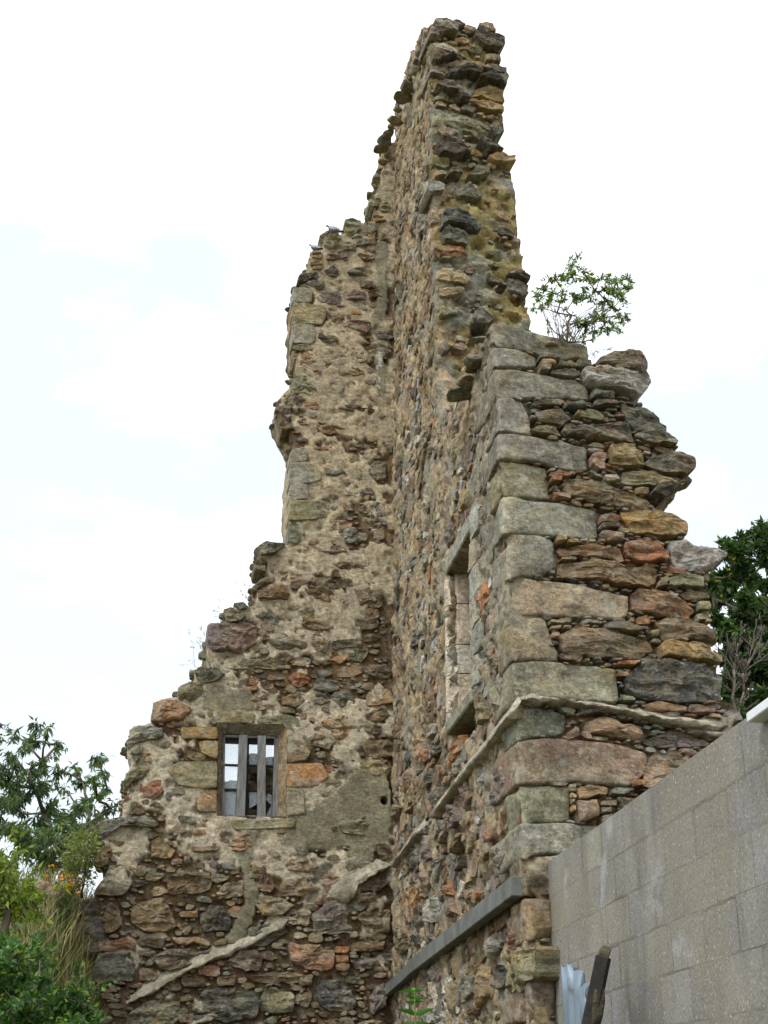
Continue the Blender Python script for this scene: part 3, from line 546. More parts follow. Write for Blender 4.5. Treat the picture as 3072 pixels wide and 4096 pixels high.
# ---------------------------------------------------------- traced stones: (tint, polygon, height)
tL = [
(ZH, "g 355,735 430,728 520,760 510,860 420,855 352,868|o 352,870 430,858 610,880 635,950 600,1040 480,1030 420,1022 350,1035|g 350,1040 420,1025 540,1045 545,1150 520,1195 370,1190 350,1180", .02, 'quoin', .95),
(ZH, "k 405,615 560,605 580,650 500,665 380,725|d 455,700 520,672 605,675 615,755 560,750|u 540,770 750,775 750,870 580,865|u 780,760 960,770 960,830 780,825|B 985,750 1075,750 1110,800 980,825|B 900,680 1040,685 1050,740 910,735|g 805,590 960,565 1035,590 1030,640 820,620|d 600,590 680,550 735,590 745,640 660,640|b 605,470 700,430 790,440 815,490 640,500|b 900,460 1000,415 1055,430 1040,490 920,500|u 750,380 880,370 880,430 760,430|g 885,345 980,335 1000,380 890,380|f 515,430 590,425 590,450 515,450|f 512,460 590,455 590,490 515,485|f 500,520 600,515 600,545 500,550|f 510,560 595,555 590,585 510,580|o 605,345 725,335 735,405 610,410|o 575,300 640,250 720,255 765,320 740,345 600,350|o 775,220 785,165 850,148 920,180 940,230 910,270 830,300 790,290|g 915,225 1040,225 1050,260 980,300 910,280|f 980,190 1035,188 1040,215 985,215|b 970,300 1040,270 1040,370 1000,375|g 840,320 880,285 925,300 925,325|o 1060,20 1160,20 1150,110 1070,90|b 1010,130 1110,130 1130,190 1030,190|o 980,0 1080,0 1060,60 1020,70 980,40", .035, 'stone', 1),
(ZH, "k 555,1150 600,1085 720,1130 740,1180 640,1200|u 760,1030 870,1000 990,1010 1010,1060 960,1110 860,1070 770,1060|b 655,960 760,935 780,1000 720,1035 680,1010|n 640,890 750,890 750,915 650,910|n 840,910 920,910 920,950 840,950|o 345,1240 370,1200 500,1190 530,1240 400,1250|b 360,1270 520,1250 580,1330 420,1340 365,1320|p 630,1310 680,1250 820,1255 830,1300 740,1320|o 850,1310 880,1250 1030,1230 1050,1290 1020,1350 900,1350|p 410,1350 560,1330 660,1390 650,1440 460,1430|b 700,1430 800,1385 950,1420 930,1450 760,1465|o 320,1605 360,1500 350,1465 400,1420 500,1480 545,1560 530,1610|u 660,1560 660,1510 760,1500 820,1520 790,1600 720,1610|b 940,1500 1050,1490 1050,1545 980,1540", .012, 'stone', 1),
(ZG, "u 345,170 400,130 560,140 500,210 440,210 420,300 370,240|b 365,340 440,325 460,360 380,370|r 470,300 540,290 555,330 500,335|b 600,330 700,330 860,370 830,400 640,385|B 700,210 820,195 990,220 980,240 800,235|r 580,480 720,480 710,505 590,500|u 970,600 1000,565 1060,580 1070,690 1000,700 965,650|u 750,750 800,705 860,730 1000,770 980,800 800,800|u 960,870 1000,840 1060,850 1060,980 970,970|b 650,560 760,565 760,600 650,595|s 650,620 780,620 800,660 680,660", .011, 'stone', 1),
(ZG, "g 430,520 475,488 550,510 550,570 430,585|g 428,590 545,575 640,640 640,700 550,720 430,730|g 428,735 545,725 555,820 428,830|o 425,835 670,840 675,940 560,965 420,975|s 418,985 515,970 525,1060 480,1130 415,1110", .02, 'quoin', .95),
(ZG, "s 210,1160 260,1115 400,1125 350,1180 230,1210|s 180,1275 270,1270 260,1315 190,1305|o 200,1390 240,1350 330,1340 310,1380 210,1430|b 205,1460 290,1395 370,1390 430,1450 420,1490 220,1490", .06, 'stone', .95),
(ZG, "B 515,1390 600,1340 700,1340 735,1440 700,1505 600,1480 530,1430|b 860,1420 920,1370 1020,1380 1050,1450 1040,1540 900,1530|b 700,1240 860,1250 960,1270 870,1320 760,1290|u 610,1140 760,1130 820,1160 760,1190 620,1175|b 980,1030 1050,1010 1055,1080 990,1090|r 760,1490 800,1480 830,1520 760,1530|g 180,1600 300,1570 370,1610 350,1659 190,1659", .016, 'stone', 1),
(ZI, "u 705,420 715,330 780,318 1000,330 1080,365 1060,440 940,520 730,500 705,460|s 825,230 860,220 980,280 900,320 835,322|s 885,200 940,188 990,215 930,240|s 640,640 650,625 780,625 830,660 780,710 720,720 640,695|o 512,810 525,740 590,705 690,720 700,790 640,835 520,830|p 340,980 355,860 420,820 520,840 610,890 570,960 430,985|g 180,1110 210,1010 330,995 420,1010 430,1080 250,1110 190,1150|s 200,1180 280,1130 260,1220 240,1255|o 150,1380 175,1320 250,1280 330,1290 280,1350 200,1380 180,1420", .06, 'stone', .93),
(ZI, "b 1340,260 1410,250 1500,280 1520,360 1400,370 1340,330|d 1530,440 1700,430 1700,480 1550,490|o 800,590 830,560 1100,555 1270,590 1260,625 830,628|r 1240,680 1300,655 1400,660 1390,720 1300,750|u 1370,830 1400,790 1500,790 1540,830 1480,860 1400,850|b 1400,430 1530,420 1500,520 1420,500|s 1100,430 1240,400 1390,460 1370,500 1180,490|n 990,690 1040,690 1040,730 990,730|n 990,740 1050,740 1050,765 990,765|k 500,1170 540,1150 560,1180 530,1210|b 370,1120 460,1100 480,1140 390,1140", .026, 'stone', 1),
(ZI, "o 710,890 830,895 980,910 1030,932 1025,985 800,985 720,985|o 1045,940 1250,930 1320,960 1310,1040 1245,1045 1240,1000 1045,990|y 535,1010 780,1010 780,1090 660,1090 540,1090|y 650,1105 780,1100 780,1225 670,1180|o 440,1290 520,1240 775,1240 775,1420 650,1415 520,1400|b 655,1420 775,1420 770,1575 640,1570|b 1245,1090 1330,1095 1400,1180 1370,1230 1245,1248|n 1240,1255 1470,1250 1520,1340 1440,1405 1238,1410|o 1238,1420 1350,1420 1360,1590 1236,1600|o 860,1625 1200,1625 1300,1618 1300,1680 880,1690", .022, 'dressed_stone', 1),
(ZJ, "g 105,430 135,345 200,292 330,278 500,270 560,330 430,340 250,350 200,420 140,450|c 115,790 180,700 230,600 300,600 380,720 330,800 180,800|b 115,570 150,500 230,540 220,600 150,620", .08, 'stone', .93),
(ZJ, "f 510,430 560,420 670,490 640,550 510,560|b 370,930 400,860 560,800 650,900 660,1010 600,1045 450,1035 380,980|k 820,940 900,860 980,870 1050,980 1020,1040 850,1040|B 1000,1250 1090,1170 1200,1160 1250,1230 1210,1310 1060,1290|B 520,1220 600,1160 780,1150 900,1170 850,1220 700,1290 560,1290|g 115,1290 170,1190 370,1170 400,1260 390,1370 125,1370|b 175,980 230,840 300,880 310,1000 260,1040 200,1060|d 800,1530 860,1430 1000,1405 1180,1430 1235,1520 1200,1610 1000,1640 820,1590|b 1360,740 1400,690 1540,680 1570,780 1500,810 1360,800|b 930,770 1000,710 1110,720 1110,800 960,820|B 610,700 700,610 890,640 900,750 820,790 620,790|s 410,1110 460,1050 590,1080 590,1140 430,1140|f 640,1080 740,1070 890,1090 900,1130 660,1120|b 920,1110 1020,1080 1010,1130 920,1140|b 430,1290 500,1280 560,1330 520,1370 430,1360|r 150,1100 390,1090 400,1150 160,1170|n 685,910 810,905 810,945 690,945|b 690,1020 730,980 775,1020 735,1065|B 700,1350 870,1340 860,1410 710,1400|b 950,1340 1070,1330 1060,1400 940,1400|o 345,1590 500,1490 690,1510 700,1610 600,1690 350,1690|b 700,1470 790,1470 790,1500 700,1510|b 680,1590 790,1580 780,1640 690,1640|b 1120,1330 1400,1300 1530,1320 1520,1380 1200,1380|f 1180,840 1240,780 1390,830 1460,870 1380,930 1250,950|k 410,1160 510,1170 500,1210 420,1200|b 660,420 700,440 690,470|b 350,1400 440,1380 430,1430|n 680,520 745,515 740,540 690,545|b 760,480 960,475 950,510 780,510|s 680,270 800,280 800,330 690,310", .03, 'stone', 1),
(ZK, "d 105,1640 130,1530 250,1520 350,1590 380,1690 330,1730 160,1720|p -80,1290 60,1285 235,1340 215,1460 60,1465 -60,1400|u 330,1390 500,1370 540,1440 370,1450|n 240,1300 330,1300 325,1350 235,1350|n 235,1365 325,1365 320,1410 240,1410|n 235,1420 325,1420 320,1465 240,1465|u 70,1100 180,1020 300,1020 330,1180 340,1220 120,1230|b 380,1100 480,1050 600,1060 605,1210 450,1210|b 330,960 490,940 500,1010 330,1010|B 500,640 600,640 600,740 530,730|u 460,1640 520,1560 590,1560 570,1700 480,1770|o 250,480 380,450 500,450 500,560 280,560|b 340,1280 560,1270 560,1330 350,1340|s 540,1360 620,1350 625,1400 570,1400|b 0,1500 90,1490 80,1560 0,1570|r 200,520 240,500 220,540", .03, 'stone', 1)]
tE = [
(ZA, "u 640,405 720,370 860,355 930,370 975,420 960,525 900,500 750,450 640,445|l 525,485 700,475 850,500 950,540 990,570 960,620 900,670 800,630 620,600 545,560|s 740,448 880,462 920,488 760,475", .10),
(ZA, "s 250,372 400,397 350,412 250,402|f 260,412 355,412 355,455 265,450|s 370,430 500,445 500,470 380,460|s 505,412 600,422 610,465 515,465|s 250,452 320,462 315,495 255,487|s 330,480 480,475 520,520 480,540 335,502|s 205,692 390,697 390,720 220,715|s 410,707 560,702 570,730 420,735|o 500,742 600,747 680,790 660,820 510,795|s 230,762 400,747 470,790 400,850 250,810|s 800,702 950,730 1040,770 1050,810 1110,830 1105,890 1050,890 880,880 820,800|s 600,612 750,627 750,678 600,660|s 612,682 760,692 760,720 620,715|s 400,872 600,850 800,840 880,930 860,970 600,922 420,910|s 875,892 1000,890 1100,910 1160,950 1165,985 1000,970 890,930|y 715,972 850,982 930,1030 950,1120 850,1130 720,1110|p 597,1042 670,1037 690,1140 640,1150 600,1100|s 990,1042 1150,1022 1280,1070 1275,1140 1220,1170 1100,1170 955,1120|o 790,1162 1000,1150 1100,1180 1200,1240 1100,1250 900,1240 800,1220|b 405,1202 500,1187 700,1230 900,1300 990,1342 980,1405 850,1390 600,1350 430,1290|r 320,1155 465,1162 460,1185 325,1180|r 325,1192 390,1192 390,1225 325,1220|r 355,1292 455,1307 450,1342 360,1320|r 660,1440 780,1450 770,1490 660,1480|B 660,1492 780,1502 775,1530 660,1525|p 660,1540 820,1560 810,1610 700,1610|y 790,1412 950,1412 1150,1450 1225,1490 1230,1570 1100,1580 870,1550 800,1470|s 580,1165 660,1190 670,1210 600,1190|l 680,1180 760,1175 775,1215 700,1220|b 880,1265 975,1260 970,1300 890,1295|f 500,745 520,790 480,785", .06),
(ZA, "k 990,1300 1010,1262 1185,1250 1050,1345", .12),  # black tint paints the shaded underside of the overhanging slab
(ZE, "r 262,312 500,302 670,340 690,408 600,405 400,372 290,375|r 682,292 920,282 980,360 980,418 850,420 700,390|b 265,430 450,397 700,422 870,440 925,480 920,550 800,588 600,565 400,530 270,500|l 990,282 1100,262 1200,310 1330,320 1390,370 1290,440 1290,470 1150,475 1040,460|o 990,520 1130,502 1220,520 1222,598 1100,600 980,580|r 740,622 800,592 950,622 1100,680 1175,740 1130,790 950,780 750,740|b 1065,620 1250,620 1255,670 1100,670|o 1180,692 1255,690 1262,740 1185,740|o 1175,762 1255,762 1250,800 1180,803|b 900,802 1000,787 1150,810 1290,860 1300,930 1100,930 950,930|b 260,890 420,842 700,880 880,940 900,1010 800,1058 500,1050 280,1010|y 920,970 1000,942 1200,982 1340,1030 1345,1078 1200,1070 950,1040|d 695,1200 780,1102 900,1072 1100,1085 1300,1130 1360,1190 1340,1330 1120,1360 850,1330 720,1280|u 560,822 700,832 850,870 700,880 560,850|u 412,802 550,812 550,830 420,830|n 780,792 860,782 870,830 790,840|n 640,1092 770,1082 760,1110 640,1110|n 650,1150 720,1150 720,1180 650,1180|p 830,1362 950,1357 1100,1385 1100,1420 840,1400|p 1115,1377 1300,1392 1290,1420 1120,1420|p 430,1510 550,1440 750,1500 830,1560 780,1600 550,1560 440,1540|p 285,1580 380,1510 400,1570 330,1600|u 820,1590 1000,1540 1260,1600 1260,1640 900,1640|f 245,262 300,258 310,290 250,290|f 320,275 390,268 400,295 330,295|l 400,278 440,275 445,295 405,295|f 460,272 500,275 500,292 465,292|f 520,275 575,280 570,295 525,292|g 1400,1400 1455,1420 1460,1480 1370,1500 1350,1440|f 200,810 300,812 295,830 205,830|f 210,850 275,842 270,865 215,865|f 285,842 345,840 340,862 290,860|p 210,900 255,895 255,925 215,925|f 540,580 590,575 590,600 560,600|f 930,540 975,515 975,555 920,590|u 910,590 960,560 985,580|l 990,625 1050,640 1040,655 1000,645|f 715,770 740,770 735,790|f 730,795 755,795 750,820 735,818|f 860,880 920,870 915,910 880,910", .05),
(ZF, "p 830,320 880,202 1000,192 1230,262 1000,420 830,410|n 372,422 580,422 585,470 400,500|p 372,512 530,507 535,620 400,640|r 540,552 610,552 610,590 540,595|B 540,612 610,602 610,650 545,660|s 620,422 770,432 720,470 600,460|B 640,492 830,502 700,600|f 325,405 370,402 365,450 330,445|f 340,460 372,480 365,500 340,490|n 750,380 820,375 820,410 755,415|p 540,510 640,505 640,540 545,540|f 345,500 365,505 360,530 345,525|f 350,540 370,545 368,580 352,575|k 780,440 940,435 900,470|f 1050,420 1150,340 1240,275 1300,250 1200,380", .05)]
tT = [
(ZT, "u 640,355 650,280 690,215 800,205 880,250 870,310 760,300 700,350|u 800,205 880,200 950,230 885,260|p 1045,238 1150,240 1190,310 1100,285|f 1130,1320 1240,1310 1355,1340 1350,1390 1200,1370", .10),
(ZT, "k 1000,350 1040,280 1100,290 1240,380 1250,430 1230,462 1100,430|l 640,410 780,385 880,420 880,470 760,450 680,450|k 662,540 680,452 870,500 800,510 700,550|b 805,570 860,520 960,505 1030,580 920,575|o 970,440 1040,358 1095,410 1090,460|u 662,620 670,575 780,620 780,658|k 790,632 1000,592 1090,630 1060,660 900,650 800,660|k 1070,600 1180,580 1285,590 1280,670 1150,650|k 1050,700 1100,662 1280,680 1270,775 1150,730|y 1020,742 1150,740 1270,780 1275,860 1150,850 1010,800|y 1000,872 1150,862 1270,900 1260,960 1100,930|k 690,770 760,735 880,790 900,830 800,810|o 690,802 820,792 810,860 700,850|k 860,840 910,825 970,880 890,880|p 810,900 860,890 910,950 840,930|s 900,912 950,890 1040,930 1000,960 910,940|o 690,1040 720,940 800,925 1000,1020 1190,1100 1190,1150 1120,1180 950,1100 800,1060|k 1140,1100 1250,1080 1250,1150 1170,1170|p 700,1110 850,1090 890,1130 800,1160|k 680,1250 740,1180 830,1190 930,1260 1000,1290 900,1330 720,1320|k 1040,1212 1150,1240 1245,1280 1240,1305 1120,1290|o 1050,1390 1140,1360 1170,1440 1080,1480 960,1470|o 680,1430 800,1440 780,1470 690,1480|k 810,1430 920,1430 920,1480 810,1490|g 640,1520 700,1490 780,1540 760,1600 660,1600|s 870,1570 960,1550 1080,1600 1060,1659 880,1659|b 900,400 1000,420 980,440 905,430|f 860,330 980,340 980,380 870,370|f 1100,480 1230,480 1230,540 1110,540|g 800,700 870,740 860,755 800,730|o 990,1000 1100,1040 1180,1090 1100,1080|b 700,860 800,870 790,910 700,900", .06),
(ZC, "d 330,240 350,120 400,110 560,190 650,290 600,300 480,240 380,230|s 340,302 380,242 550,310 550,400 420,380 350,350|n 330,450 400,395 520,410 570,480 540,510 400,480|o 320,502 440,492 400,520|B 520,600 560,565 610,590 600,630 550,630|f 312,680 330,590 480,610 580,690 540,730 400,710|s 850,690 930,660 1060,720 1050,790 1010,820 880,750|k 880,650 950,615 1050,680 1040,703 960,670|k 780,760 800,745 850,785|o 320,970 340,860 390,930 480,900 470,960 330,980|k 570,1010 640,950 750,1040 700,1090 590,1060|B 325,1220 380,1210 420,1250 340,1300|p 430,1240 500,1195 550,1250 500,1270|f 320,740 500,740 520,790 330,810|g 560,1180 640,1160 740,1160 740,1175", .065)]
tS = [
(ZM, "B 225,130 260,60 310,90 290,200 240,290|d 455,170 500,40 525,60 510,180 460,210|n 780,1190 800,1080 885,960 890,1080 800,1310 770,1290|g 790,1330 880,1170 910,1200 900,1300 840,1350|o 1045,720 1090,680 1100,830 1050,890|p 1150,790 1200,690 1240,700 1190,880 1150,880|l 1020,1480 1040,1300 1090,1240 1090,1400 1060,1510|u 1160,1500 1240,1220 1300,1360 1230,1560 1150,1590|u 870,1480 930,1380 970,1500 930,1640 880,1560|u 750,1700 770,1590 830,1600 900,1680 820,1800|g 620,1560 650,1450 700,1440 690,1560 640,1660|g 690,1900 700,1740 760,1720 740,1920 720,1940|b 790,1990 820,1850 880,1850 860,1940 830,2030|u 1145,2080 1180,1960 1240,1950 1290,2040 1240,2180 1200,2150|k 440,2180 450,2000 500,1920 520,2010 500,2180|u 540,2060 550,1870 600,1880 610,2060 580,2110|d 820,2150 840,2060 910,2030 900,2120 860,2190|d 400,1200 420,1080 440,1180 420,1250|b 410,1650 420,1500 470,1400 480,1560 430,1680|l 600,940 620,870 650,880 640,960 600,1010|b 270,1700 290,1590 340,1620 310,1740|n 1090,1850 1150,1790 1180,1850 1120,1930|d 620,1130 660,1060 710,1080 650,1180|f 480,1120 500,1000 540,1020 520,1200|r 520,1200 560,1100 600,1120 560,1240|s 560,1380 600,1290 620,1350 580,1450", .035),
(ZK, "g 870,840 900,720 945,700 920,860|p 800,900 830,800 860,860 850,980 820,980|f 735,1100 740,920 800,920 780,1140|l 850,1130 860,1000 920,960 910,1140|b 620,1280 720,1190 740,1280 680,1370|s 760,1310 770,1110 810,1100 800,1290|u 840,1310 870,1200 910,1290 850,1350|p 1000,1110 1010,980 1060,1100|n 950,940 1010,880 1020,960 960,980|p 1340,1390 1380,1230 1490,1190 1520,1280 1420,1360|o 1400,1490 1440,1360 1600,1290 1600,1500 1500,1600 1400,1600|f 1180,1560 1190,1430 1240,1440 1260,1500 1270,1640 1210,1720|l 1230,1290 1290,1240 1330,1300 1280,1400|g 1060,1600 1070,1520 1150,1490 1150,1620 1080,1700|d 1310,1590 1320,1440 1390,1420 1380,1580|l 840,1818 860,1740 880,1740 880,1818|l 900,1818 960,1720 990,1818|b 990,1700 1010,1560 1050,1580 1040,1760|B 1100,1780 1150,1690 1200,1720 1180,1800", .04)]
PALL['c'] = lin((178, 166, 148))
def parse(s):
    for e in s.split('|'):
        t = e.split(); yield t[0], [tuple(float(x) for x in q.split(',')) for q in t[1:]]
LL, LE, LT, LS = Layout(rL, [winO, drain]), Layout(rE, []), Layout(rT, []), Layout(rS, [slit])
sid = 0
def place(part, pl, lay, groups, mortar_cover=0, kk=26):
    global sid
    for g in groups:
        zone, s, h = g[0], g[1], g[2]; nm = g[3] if len(g) > 3 else 'stone'; edge = len(g) > 4 and g[4] < 1
        for key, pts in parse(s):
            sid += 1; p = np.array([pl.uv(*q) for q in zone(pts)])
            if pl is PS: p[:, 0] = np.clip(p[:, 0], .10, 6)
            out_ = (~pip(p[:, 0], p[:, 1], lay.poly)).mean() > .2; lay.add(p)
            hh = h * rng.uniform(.75, 1.35) * (2.2 if (key in 'kd' and pl is PT) else 1)
            put(nm, part, dome(pl, p, hh, tone(PALL[key], .06), kk, sid, back=.40 if (edge or out_) else (.14 if h > .045 else 0), flat=.5 if nm != 'stone' or pl is PT or rng.random() < .8 else .3, tilt=.1 if nm == 'stone' else .02, rough=1 if nm == 'stone' else .35), mat='stone' if nm == 'stone' else 'ashlar')
place(rear, PL, LL, tL); place(pier, PE, LE, tE, kk=30); place(gable, PT, LT, tT); place(side, PS, LS, tS)
# ---------------------------------------------------------- dressed corner stones of the pier, wrapping both faces
quo = [(ZC, "s 780,1030 1100,1085 1250,1130 1480,1190 1540,1220 1565,1275 1560,1340 1450,1310 1330,1330 1100,1260 950,1240 820,1240", .8), (ZA, "g -45,325 100,335 180,365 225,400 240,440 140,452 0,455 -45,450", .35), (ZA, "g -40,463 60,466 480,535 550,580 590,655 560,668 400,656 150,650 -35,640", .7), (ZA, "g -25,652 60,652 140,668 190,780 213,898 100,892 -15,880", .4),
 (ZA, "s 0,900 100,897 230,917 420,952 550,977 585,1040 580,1108 540,1142 450,1138 330,1098 250,1078 0,1060", .7), (ZA, "o 0,1066 230,1087 295,1112 310,1180 345,1270 338,1318 250,1328 0,1295", .4), (ZA, "g 0,1303 200,1327 340,1347 480,1362 600,1387 650,1430 650,1560 610,1588 450,1583 250,1568 0,1552", .75),
 (ZD, "g 735,62 900,72 980,102 1020,160 1030,270 960,318 900,343 780,340 700,372", .4), (ZD, "f 700,400 850,352 1000,372 1120,387 1300,432 1440,467 1510,487 1490,600 1460,633 1330,618 1100,608 930,590 800,597 700,590", .75), (ZD, "b 700,606 930,608 970,640 990,800 1050,878 1040,902 900,898 700,905", .4),
 (ZD, "o 700,915 800,908 920,903 1050,912 1300,932 1420,962 1440,1010 1430,1178 1360,1183 1100,1153 900,1158 700,1175", .8), (ZD, "s 700,1235 900,1207 1040,1242 1110,1280 1080,1368 1040,1398 850,1408 700,1430", .4),
 (ZF, "r -60,110 180,87 400,97 600,122 780,162 850,220 820,320 740,408 500,398 350,378 100,396 -60,392", .75), (ZF, "o -60,408 60,406 200,398 310,412 340,520 355,620 250,646 100,640 -60,668", .45), (ZF, "g -60,680 60,655 250,650 430,653 600,672 560,722 350,868 200,850 60,870 -60,890", .8), (ZF, "b -60,900 60,880 330,868 250,960 200,1130 100,1138 -60,1120", .4),
 (ZF, "f -60,1150 60,1152 225,1160 225,1400 90,1420 -60,1430", .7), (ZF, "o -60,1450 0,1440 230,1436 240,1680 60,1690 -60,1690", .4), (ZF, "p -60,1705 60,1705 240,1700 250,1900 180,1958 -60,1950", .7), (ZF, "b -60,1970 200,1970 260,1965 270,2200 -60,2200", .4)]
def quoin(poly, sret, tint, seed):
    p = np.asarray(poly); p = p[p[:, 0] > -.6]; p[:, 0] = np.maximum(p[:, 0], 0); umax = p[:, 0].max(); P = resample(p, 400)
    us = np.r_[-sret, -sret + .012, -np.linspace(sret * .8, .06, 6), -.03, -.006, .006, .03, np.linspace(.06, umax - .04, max(6, int(umax / .045))), umax - .012, umax]; vs_ = np.r_[0, .02, .08, np.linspace(.2, .8, 8), .92, .98, 1]
    top, bot = [], []
    for u in us:
        uu = min(max(u, .01), umax - .008); k = abs(P[:, 0] - uu) < .02
        if k.sum() < 2: k = abs(P[:, 0] - uu) < .06
        top.append(P[k, 1].max()); bot.append(P[k, 1].min())
    rows = []; Sb = np.cross([0, 0, 1.], PE.d)
    back = -tow
    for t in vs_:
        edge = min(t, 1 - t); ins = .05 if edge < .001 else (.006 if edge < .04 else 0)
        for i, u in enumerate(us):
            v = bot[i] + (top[i] - bot[i]) * t; e2 = .05 if i in (0, len(us) - 1) else (.004 if i in (1, len(us) - 2) else 0); w = .020 - max(ins, e2)
            q = np.array([u * 1.0, v, seed * 2.1]); wn = 0.0
            ww = w + wn * 1.6
            if abs(u) < .01: pos = PE.P(0, v, 0) + (PS.n + PE.n) * (ww * .72)
            elif u >= 0: pos = PE.P(u, v, ww)
            else: pos = PE.P(0, v, 0) + back * (-u) + PS.n * ww
            rows.append(pos)
    v = np.array(rows); n = len(us); fz = fbm(v + seed * 3.1, 7, 4, 5, .6); led = np.clip(fbm(v * [1, 1, 5] + seed, 3, 3, 15) * 1.5, -.6, .4); ch = np.clip(fbm(v + seed * 1.7, 3.2, 3, 6), -1, .05)
    side_ = np.tile(np.where(us < 0, 0, 1), len(vs_))[:, None]; nn = PS.n * (1 - side_) + PE.n * side_; cm = (np.abs(np.tile(us, len(vs_))) < .01)[:, None]; nn = np.where(cm, (PS.n + PE.n) * .7, nn)
    v = v + nn * (.011 * fz + .011 * led + (.052 if seed < 15 else .11) * ch)[:, None]
    f = [(r * n + i, r * n + i + 1, (r + 1) * n + i + 1, (r + 1) * n + i) for r in range(len(vs_) - 1) for i in range(n - 1)]
    return v, f, age(v, tint)
for k, (zone, s, sr) in enumerate(quo):
    key, pts = next(parse(s)); p = np.array([PE.uv(*q) for q in zone(pts)]); LE.add(np.c_[np.maximum(p[:, 0], 0), p[:, 1]])
    v0, v1 = p[p[:, 0] < .15][:, 1].min(), p[p[:, 0] < .15][:, 1].max(); lean = np.dot(PE.P(0, (v0 + v1) / 2) - PS.O, PS.d); LS.add(np.array([(lean - sr, v0), (lean + .1, v0), (lean + .1, v1), (lean - sr, v1)]))
    put('quoin', pier, quoin(p, sr, tone(PALL[key] * .55 + PALL['g'] * .28, .06), k), mat='ashlar')
# ---------------------------------------------------------- small stones and pinnings, packed into what is left
def picks(keys, wts): w = np.array(wts, float); return PALL[rng.choice(list(keys), p=w / w.sum())]
def fillers(part, pl, lay, sizes, keys, wts, hfun, nind, prob=lambda u, v, s: 1., kbig=20):
    global sid; out_ = fill(lay, sizes, prob); out_.sort(key=lambda b: -np.ptp(b[:, 0]) * np.ptp(b[:, 1])); rest = []
    for k, b in enumerate(out_):
        sid += 1; d = dome(pl, b, hfun(b), tone(picks(keys, wts), .10), kbig if k < nind else 10, sid, flat=.5 if k % 3 else .3, tilt=.25)
        if k < nind: put('stone', part, d)
        else: rest.append(d)
    if rest: v, f, c = join(rest); mesh_obj('pinning_stones', v, f, M['stone'], part, c, kind='stuff', smooth=False)
    return len(out_)
def pL_(u, v, s):
    if v < 1.6 or u < .10: return 0
    q = np.array([[u, v]]); r = rendL(q, PL.P(q[:, 0], q[:, 1], 0.))[0]
    if pmask(q, cemL, .04)[0] > .5: return 0
    hi = sst(zw - .5, zw + 2, np.array([v]))[0]; return (1 - .62 * r if s > .05 else 1 - .9 * r) * (1 - .72 * hi * (1 if s > .05 else .6))
n1 = fillers(rear, PL, LL, [(1300, .26, .42, 1.2, 2.2), (3500, .13, .24, 1.3, 2.6), (7000, .06, .12, 1.3, 3.0), (6000, .035, .06, 1.2, 2.5)], 'bBrupsofg', [6, 3, 3, 2, 2, 2, 2, 3, 2], lambda b: rng.uniform(-.002, .022), 90, pL_)
def pS_(u, v, s): return 0 if v < 1.6 or u < .08 + s else (.5 if s < .07 else (.9 if v < zs + 1 else .75))
n2 = fillers(side, PS, LS, [(1500, .24, .46, .9, 1.9), (6000, .13, .25, 1.0, 2.2), (9000, .07, .13, 1.0, 2.4)], 'fbopugBlndw', [6, 4, 3, 4, 3, 5, 2, 6, 2, 2, 3], lambda b: rng.uniform(-.016, .022), 150, pS_, 16)
n3 = fillers(gable, PT, LT, [(500, .16, .3, 1.4, 2.8), (1200, .07, .14, 1.3, 2.6), (1500, .04, .07, 1.2, 2.4)], 'okyfsp', [4, 1, 3, 3, 3, 1], lambda b: rng.uniform(-.01, .045), 30, lambda u, v, s: 0 if v < zT0 - 1 else (.6 if v > zT0 + (zT1 - zT0) * .55 else .10))
n4 = fillers(pier, PE, LE, [(1500, .12, .28, 2.4, 6), (5000, .06, .13, 2, 5.), (7000, .035, .07, 1.5, 3.6)], 'brspfonBug', [4, 2, 5, 2, 3, 3, 1, 2, 2, 4], lambda b: rng.uniform(.0, .045), 50, lambda u, v, s: 0 if v < 1.8 else 1.)
print('fillers', n1, n2, n3, n4)
# ---------------------------------------------------------- broken masonry in the thickness of the walls
def edge_rubble(part, pl, pts, thick, size, keys, step, seed, inset=.04, zmin=1.5):
    r = np.random.default_rng(seed); out_ = []; pts = np.asarray(pts); w0 = .08
    for a, b in zip(pts[:-1], pts[1:]):
        L = np.linalg.norm(b - a); n = max(1, int(L / step)); nn = np.array([(b - a)[1], -(b - a)[0]]) / (L + 1e-9)
        cen = lay_c = np.array([np.mean(pts[:, 0]), 0]);
        for i in range(n):
            q = a + (b - a) * (i + r.random()) / n
            for w in np.arange(-w0, -thick, -size * 1.5):
                s = size * r.uniform(.3, 1.1); g = q + nn * inset * s / size * r.uniform(.4, 1.3)
                if g[1] < zmin: continue
                if not pip(np.array([g[0]]), np.array([g[1]]), pl_poly[id(pl)])[0]: g = q - nn * inset * r.uniform(.3, 1.)
                out_.append(lump(pl.P(g[0], g[1], w - r.random() * size), (s * r.uniform(.7, 1.5), s * r.uniform(.25, .6), s), [pl.d, pl.e / np.linalg.norm(pl.e), pl.n], tone(PALL[r.choice(list(keys))], .1), int(r.integers(1e6)), n=5))
    v, f, c = join(out_); mesh_obj('edge_rubble', v, f, M['stone'], part, c, kind='stuff', smooth=False)
pl_poly = {id(PL): rL, id(PS): rS, id(PT): rT, id(PE): rE}
edge_rubble(rear, PL, oL[:18], .72, .11, 'bsoguB', .2, 1); edge_rubble(rear, PL, oL[20:28], .72, .09, 'bsoguB', .2, 11); edge_rubble(rear, PL, oL[29:], .72, .10, 'bsoguB', .22, 21)
edge_rubble(pier, PE, oE[:-2], .95, .11, 'sgsgb', .2, 2, zmin=3.0)
edge_rubble(gable, PT, oT[1:14], 2.3, .10, 'sogb', .28, 3, .06, zmin=zT0 - .3)
